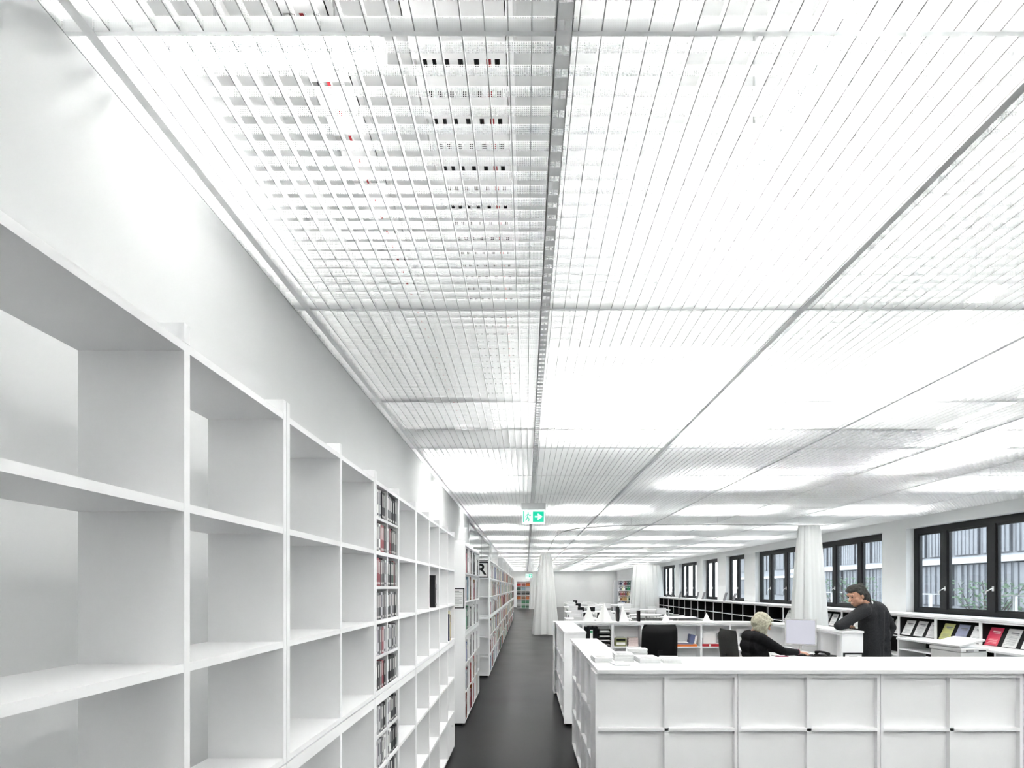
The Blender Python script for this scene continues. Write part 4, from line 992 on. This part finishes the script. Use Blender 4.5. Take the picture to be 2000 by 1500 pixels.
# ------------------------------------------------------------------ window-side display unit
XU = 6.85; PIT = .837; YU0 = 9.29-4*PIT-.0
nU = int((26.2-YU0)/PIT)
DBL = {}
for k in range(nU):
    y0 = YU0+k*PIT
    near = y0 < 12.9
    t = thing('display_shelf', (XU, y0, 0), ('low display unit with slanted magazines under the windows, %s from the near end' if near else 'low black-lined cubby unit under the far windows, %s from the near end') % ORD[k], 'display shelf', 'low units under the windows')
    for ya in (.004, PIT-.020): m = MB(); m.box(0, .5, ya, ya+.016, 0, 1.09); m.build('side_panel', LAM if near else mat('grey_board', (.35, .35, .36), .6), t)
    m = MB(); m.box(.0, .5, .021, PIT-.021, .70, .72); m.box(0, .5, .021, PIT-.021, .34, .36); m.box(0, .5, .021, PIT-.021, .02, .04); m.build('shelf_board', LAM, t)
    m = MB(); m.box(.002, .488, .021, PIT-.021, 1.065, 1.089); m.build('top_rail', LAM, t)
    m = MB(); m.box(.34, .35, .021, PIT-.021, .721, 1.064); m.box(.34, .35, .021, PIT-.021, .361, .699); m.box(.02, .34, .021, .027, .721, 1.064); m.box(.02, .34, PIT-.027, PIT-.021, .721, 1.064); m.box(.02, .34, .021, .027, .361, .699); m.box(.02, .34, PIT-.027, PIT-.021, .361, .699); m.box(.03, .34, .027, PIT-.027, .7205, .725); m.box(.03, .34, .027, PIT-.027, 1.059, 1.064); m.build('black_lining', BLKM, t)
    if near:
        m = MB(); M_ = Matrix.Translation((.03, 0, .725))@Matrix.Rotation(.42, 4, 'Y')
        m.box(.0, .006, .03, PIT-.03, .0, .33, M=M_); m.box(-.03, 0, .03, PIT-.03, 0, .012, M=M_); m.build('slanted_board', BLKM, t)
m = MB(); m.box(XU-.015, XFR+.0, YU0-.02, YU0+nU*PIT+.02, 1.095, 1.13); tag(m.build('window_ledge', LAMT), 'continuous white ledge on top of the low units under the windows', 'ledge')
# magazines on the slanted boards
mc = {'red': (.55, .035, .08), 'yellow green': (.5, .52, .2), 'lavender blue': (.3, .32, .46), 'white': (.82, .82, .82), 'pale grey': (.6, .6, .61), 'printed white': (.7, .7, .7)}
seq = {0: ['white', 'pale grey', 'white'], 1: ['white', 'printed white', 'red'], 2: ['white', 'lavender blue', 'yellow green'], 3: ['pale grey', 'printed white', 'white'], 4: ['pale grey', 'printed white', 'white'], 5: ['white', 'white', 'pale grey'], 6: ['white', 'white', 'pale grey'], 7: ['white', 'pale grey', 'white'], 8: ['white', 'white', 'white']}
for k in sorted(seq):
    y0 = YU0+k*PIT
    if y0 > 12.9: continue
    for j, cn in enumerate(seq[k]):
        t = thing('magazine', (XU+.03, y0+.14+j*.28, .728), '%s magazine, %s on the %s slanted rack from the near end' % (cn, ORD[j], ORD[k]), 'magazine', 'magazines on the window racks')
        M_ = Matrix.Rotation(.42, 4, 'Y'); m = MB(); m.box(-.007, -.001, -.102, .102, .013, .30, M=M_); cv = m.build('cover', mat(cn.replace(' ', '_')+'_magazine', mc[cn], .4, .5, var=.03), t)
        m = MB(); m.box(-.008, -.0072, -.075, .045, .225, .245, M=M_); m.box(-.008, -.0072, -.075, .02, .205, .212, M=M_)
        for q in range(9 if cn in ('printed white', 'pale grey') else 5): m.box(-.008, -.0072, -.075, .075-.02*(q % 3), .05+q*.016, .054+q*.016, M=M_)
        m.build('print', mat('print_light', (.8, .6, .6), .6) if cn == 'red' else mat('print_grey', (.2, .2, .22), .6), cv)
# magazines in the cubby by the curtain
for j, cn in enumerate(['white', 'white', 'white', 'red']):
    pass
# small things on the ledge
for k, yv in enumerate((17.2, 18.0, 20.2, 20.9, 22.4, 23.3, 24.6, 25.4)):
    t = thing('leaflet_stand', (XU+.2, yv, 1.13), 'clear grey leaflet stand on the white ledge by the far windows, %s from near' % ORD[k], 'leaflet stand', 'stands on the window ledge')
    M_ = Matrix.Rotation(.3, 4, 'Y'); m = MB(); m.box(0, .006, -.11, .11, 0, .3, M=M_); m.build('sheet', mat('grey_card', (.10, .10, .11), .5, var=.3, scale=25), t); m = MB(); m.box(-.02, .12, -.1, .1, 0, .004); m.build('foot', GRY, t)

# low table along the units and the copier
t = thing('side_table', (6.32, 6.0, 0), 'low white side table with shelf standing before the magazine racks', 'table')
m = MB(); m.box(0, .5, -.6, 2.62, .715, .745, b=.002); m.build('table_top', LAMT, t); 
for y in (2.58, 1.7, .8, -.1): m = MB(); m.box(0.01, .48, y, y+.025, 0, .714); m.build('side_panel', LAM, t)
m = MB(); m.box(.02, .48, -.07, .799, .55, .57); m.box(.02, .48, .826, 1.699, .55, .57); m.box(.02, .48, 1.726, 2.579, .55, .57); m.build('shelf_board', LAM, t)
t = thing('copier', (5.78, 6.75, 0), 'light grey copier with raised angled lid near the windows', 'copier', rotz=.1)
LG = mat('light_grey_plastic', (.62, .62, .61), .5, var=.02)
m = MB(); m.box(-.19, .19, -.22, .22, 0.02, .76, b=.015); m.build('body', LG, t); m = MB(); m.box(-.2, .2, -.23, .23, .762, .81, b=.01); m.build('scanner_bed', LG, t)
m = MB(); m.box(-.19, .19, -.21, .23, .0, .03, M=Matrix.Translation((0, 0, .815))@Matrix.Rotation(-.22, 4, 'Y')@Matrix.Translation((.0, 0, .045)), b=.008); m.build('lid', LG, t)
m = MB(); m.box(-.13, -.04, -.25, -.231, .77, .80); m.build('control_panel', mat('mid_grey_plastic', (.3, .3, .3), .5), t); m = MB(); m.box(.05, .15, -.237, -.231, .775, .79); m.build('slot', BLK, t)
m = MB(); m.box(-.1, .08, -.36, -.221, .60, .615); m.build('paper_tray', LG, t)
m = MB(); m.box(-.17, .17, -.228, -.221, .1, .5); m.build('drawer', LG, t)

# ------------------------------------------------------------------ reading area behind
def wchair():
    t = thing('chair', (0, 0, 0), 'x', 'chair', 'white chairs at the reading tables')
    m = MB(); m.box(-.2, .2, -.2, .2, .44, .46, b=.008); m.build('seat', LEG, t)
    m = MB(); m.box(-.19, .19, -.21, -.195, .58, .82, b=.006); m.build('backrest', LEG, t)
    for x in (-.18, .18):
        m = MB(); m.tube([(x, -.2, .82), (x, -.2, .44), (x*1.1, -.23, 0)], .009, 6); m.build('leg', CHR, t)
        m = MB(); m.tube([(x, .18, .44), (x*1.1, .22, 0)], .009, 6); m.build('leg', CHR, t)
    return t
def rtable(x, y, L, W_, label, rnd=False):
    t = thing('reading_table', (x, y, 0), label, 'table', 'white reading tables')
    m = MB()
    if rnd: m.lathe([(0, .71), (.5, .71), (.52, .725), (.52, .735), (0, .735)], 32)
    else: m.box(-L/2, L/2, -W_/2, W_/2, .71, .735, b=.003)
    m.build('table_top', LAMT, t)
    if rnd:
        m = MB(); m.tube([(0, 0, .02), (0, 0, .709)], .03, 12); m.build('leg', CHR, t); m = MB(); m.lathe([(0, 0), (.25, 0), (.25, .012), (.04, .025), (0, .025)], 28); m.build('foot', CHR, t)
    else:
        for sx in (-1, 1):
            for sy in (-1, 1): m = MB(); m.tube([(sx*(L/2-.05), sy*(W_/2-.05), 0), (sx*(L/2-.05), sy*(W_/2-.05), .709)], .018, 8); m.build('leg', LEG, t)
proto = wchair(); first = True
rowsT = [(2.0, 14.2), (2.3, 18.2), (2.6, 22.6), (3.0, 28.0), (4.7, 20.0), (4.5, 25.5)]
for k, (x, y) in enumerate(rowsT):
    rtable(x, y, 1.8, .8, 'long white reading table beyond the back counter, %s from the near side' % ORD[k])
    for j, dx in enumerate((-.55, .45)):
        for sd in (-1, 1):
            c_ = proto if first else copy_tree(proto); first = False
            c_.location = (x+dx, y+sd*.55, 0); c_.rotation_euler = (0, 0, 0 if sd < 0 else PI)
            c_['label'] = 'white chair %s on the %s side of the %s long reading table' % (('left', 'right')[j], ('near', 'far')[sd > 0], ORD[k])
p = P(1324, 1204, 14.9); rtable(p.x, 14.9, 0, 0, 'round white table beyond the back counter near the window cubbies', True)
p = P(1270, 1203, 15.6); rtable(p.x, 16.2, 0, 0, 'round white table left of the other round one beyond the back counter', True)
# small dark monitors / bags on the tables
def darkbox(x, y, z, s, label, name='laptop'):
    t = thing(name, (x, y, z), label, 'laptop', 'dark laptops on the reading tables')
    m = MB(); m.box(-.15*s, .15*s, -.1*s, .1*s, 0, .015, b=.003); m.build('base', BLK, t); m = MB(); m.box(-.15*s, .15*s, 0, .01, 0, .2*s, M=Matrix.Translation((0, -.1*s, .016))@Matrix.Rotation(.25, 4, 'X')); m.build('lid', BLK, t)
for k, (x, y) in enumerate(((1.7, 14.1), (2.1, 14.25), (1.95, 18.15), (2.35, 18.2), (2.3, 22.5), (2.7, 28.0))): darkbox(x, y, .735, .75, 'small dark laptop standing on a white reading table, %s from near' % ORD[k])
# bookcase at the back near the windows
t = thing('bookcase', (5.9, 34, 0), 'distant white bookcase of colourful books left of the wide curtain', 'bookcase')
for x in (0, .3, 1.15, 1.43): m = MB(); m.box(x, x+.02, 0, .3, 0, 2.1); m.build('side_panel', LAM, t)
for i in range(7): m = MB(); m.box(.02, 1.43, .002, .3, i*.345, i*.345+.02); m.build('shelf_board', LAM, t)
m = MB(); m.box(0, 1.45, .301, .31, 0, 2.1); m.build('back_panel', LAM, t)
bk = [['grey', 'navy', 'silver grey', 'dusty red', 'dark red', 'black', 'dark green'], ['silver grey', 'grey', 'cream', 'white', 'black', 'green', 'green'], ['dark grey', 'dusty red', 'brown', 'dusty red', 'dark grey', 'tan', 'cream'], ['white', 'brown', 'tan', 'tan', 'tan', 'cream', 'dark green'], ['black', 'silver grey', 'blue', 'dark grey', 'black', 'cream', 'black']]
for i, rw in enumerate(bk):
    for j, cn in enumerate(rw):
        put_book(34.005, 5.9+.33+j*.112, .02+(5-i)*.345, .1, .28, .2, cn, '%s book %s in the distant bookcase by the curtain, %s shelf' % (cn, ORD[j], ORD[i]), 'books in the distant bookcase', facing='y')
# white paper cones on the back counter
def cone(x, y, z, s, label):
    t = thing('paper_cone', (x, y, z), label, 'paper cone', 'white paper cones on the back counter', random.random())
    m = MB(); n = 4; b_ = [(s*.5*math.cos(2*PI*i/n+.4), s*.5*math.sin(2*PI*i/n+.4), 0) for i in range(n)]; m.add(b_+[(0, 0, s*1.1)], [(0, 1, 4), (1, 2, 4), (2, 3, 4), (3, 0, 4), (3, 2, 1, 0)]); m.build('fold', PAP, t)
for x, yp, s, lb_ in ((1300, 1213, .12, 'small white paper cone on the back counter left of the cubbies'), (1380, 1213, .12, 'small white paper cone on the back counter near the woman'), (1150, 1213, .22, 'large white paper cone leftmost on the back counter'), (1180, 1213, .25, 'tall white paper cone second on the back counter'), (1216, 1213, .22, 'white paper cone before the dark folder on the back counter')):
    cone((x-VX)/F*7.6, 7.6, WT1, s, lb_)
t = thing('standing_folder', ((1206-VX)/F*7.62, 7.62, WT1), 'thin black folder standing on the back counter between white cones', 'folder'); m = MB(); m.box(-.012, .012, -.08, .08, 0, .22, b=.003); m.build('cover', BLK, t)
t = thing('standing_folder', ((1247-VX)/F*7.62, 7.62, WT1), 'black upright box on the back counter right of the cones', 'folder'); m = MB(); m.box(-.016, .016, -.06, .06, 0, .16, b=.003); m.build('cover', BLK, t)
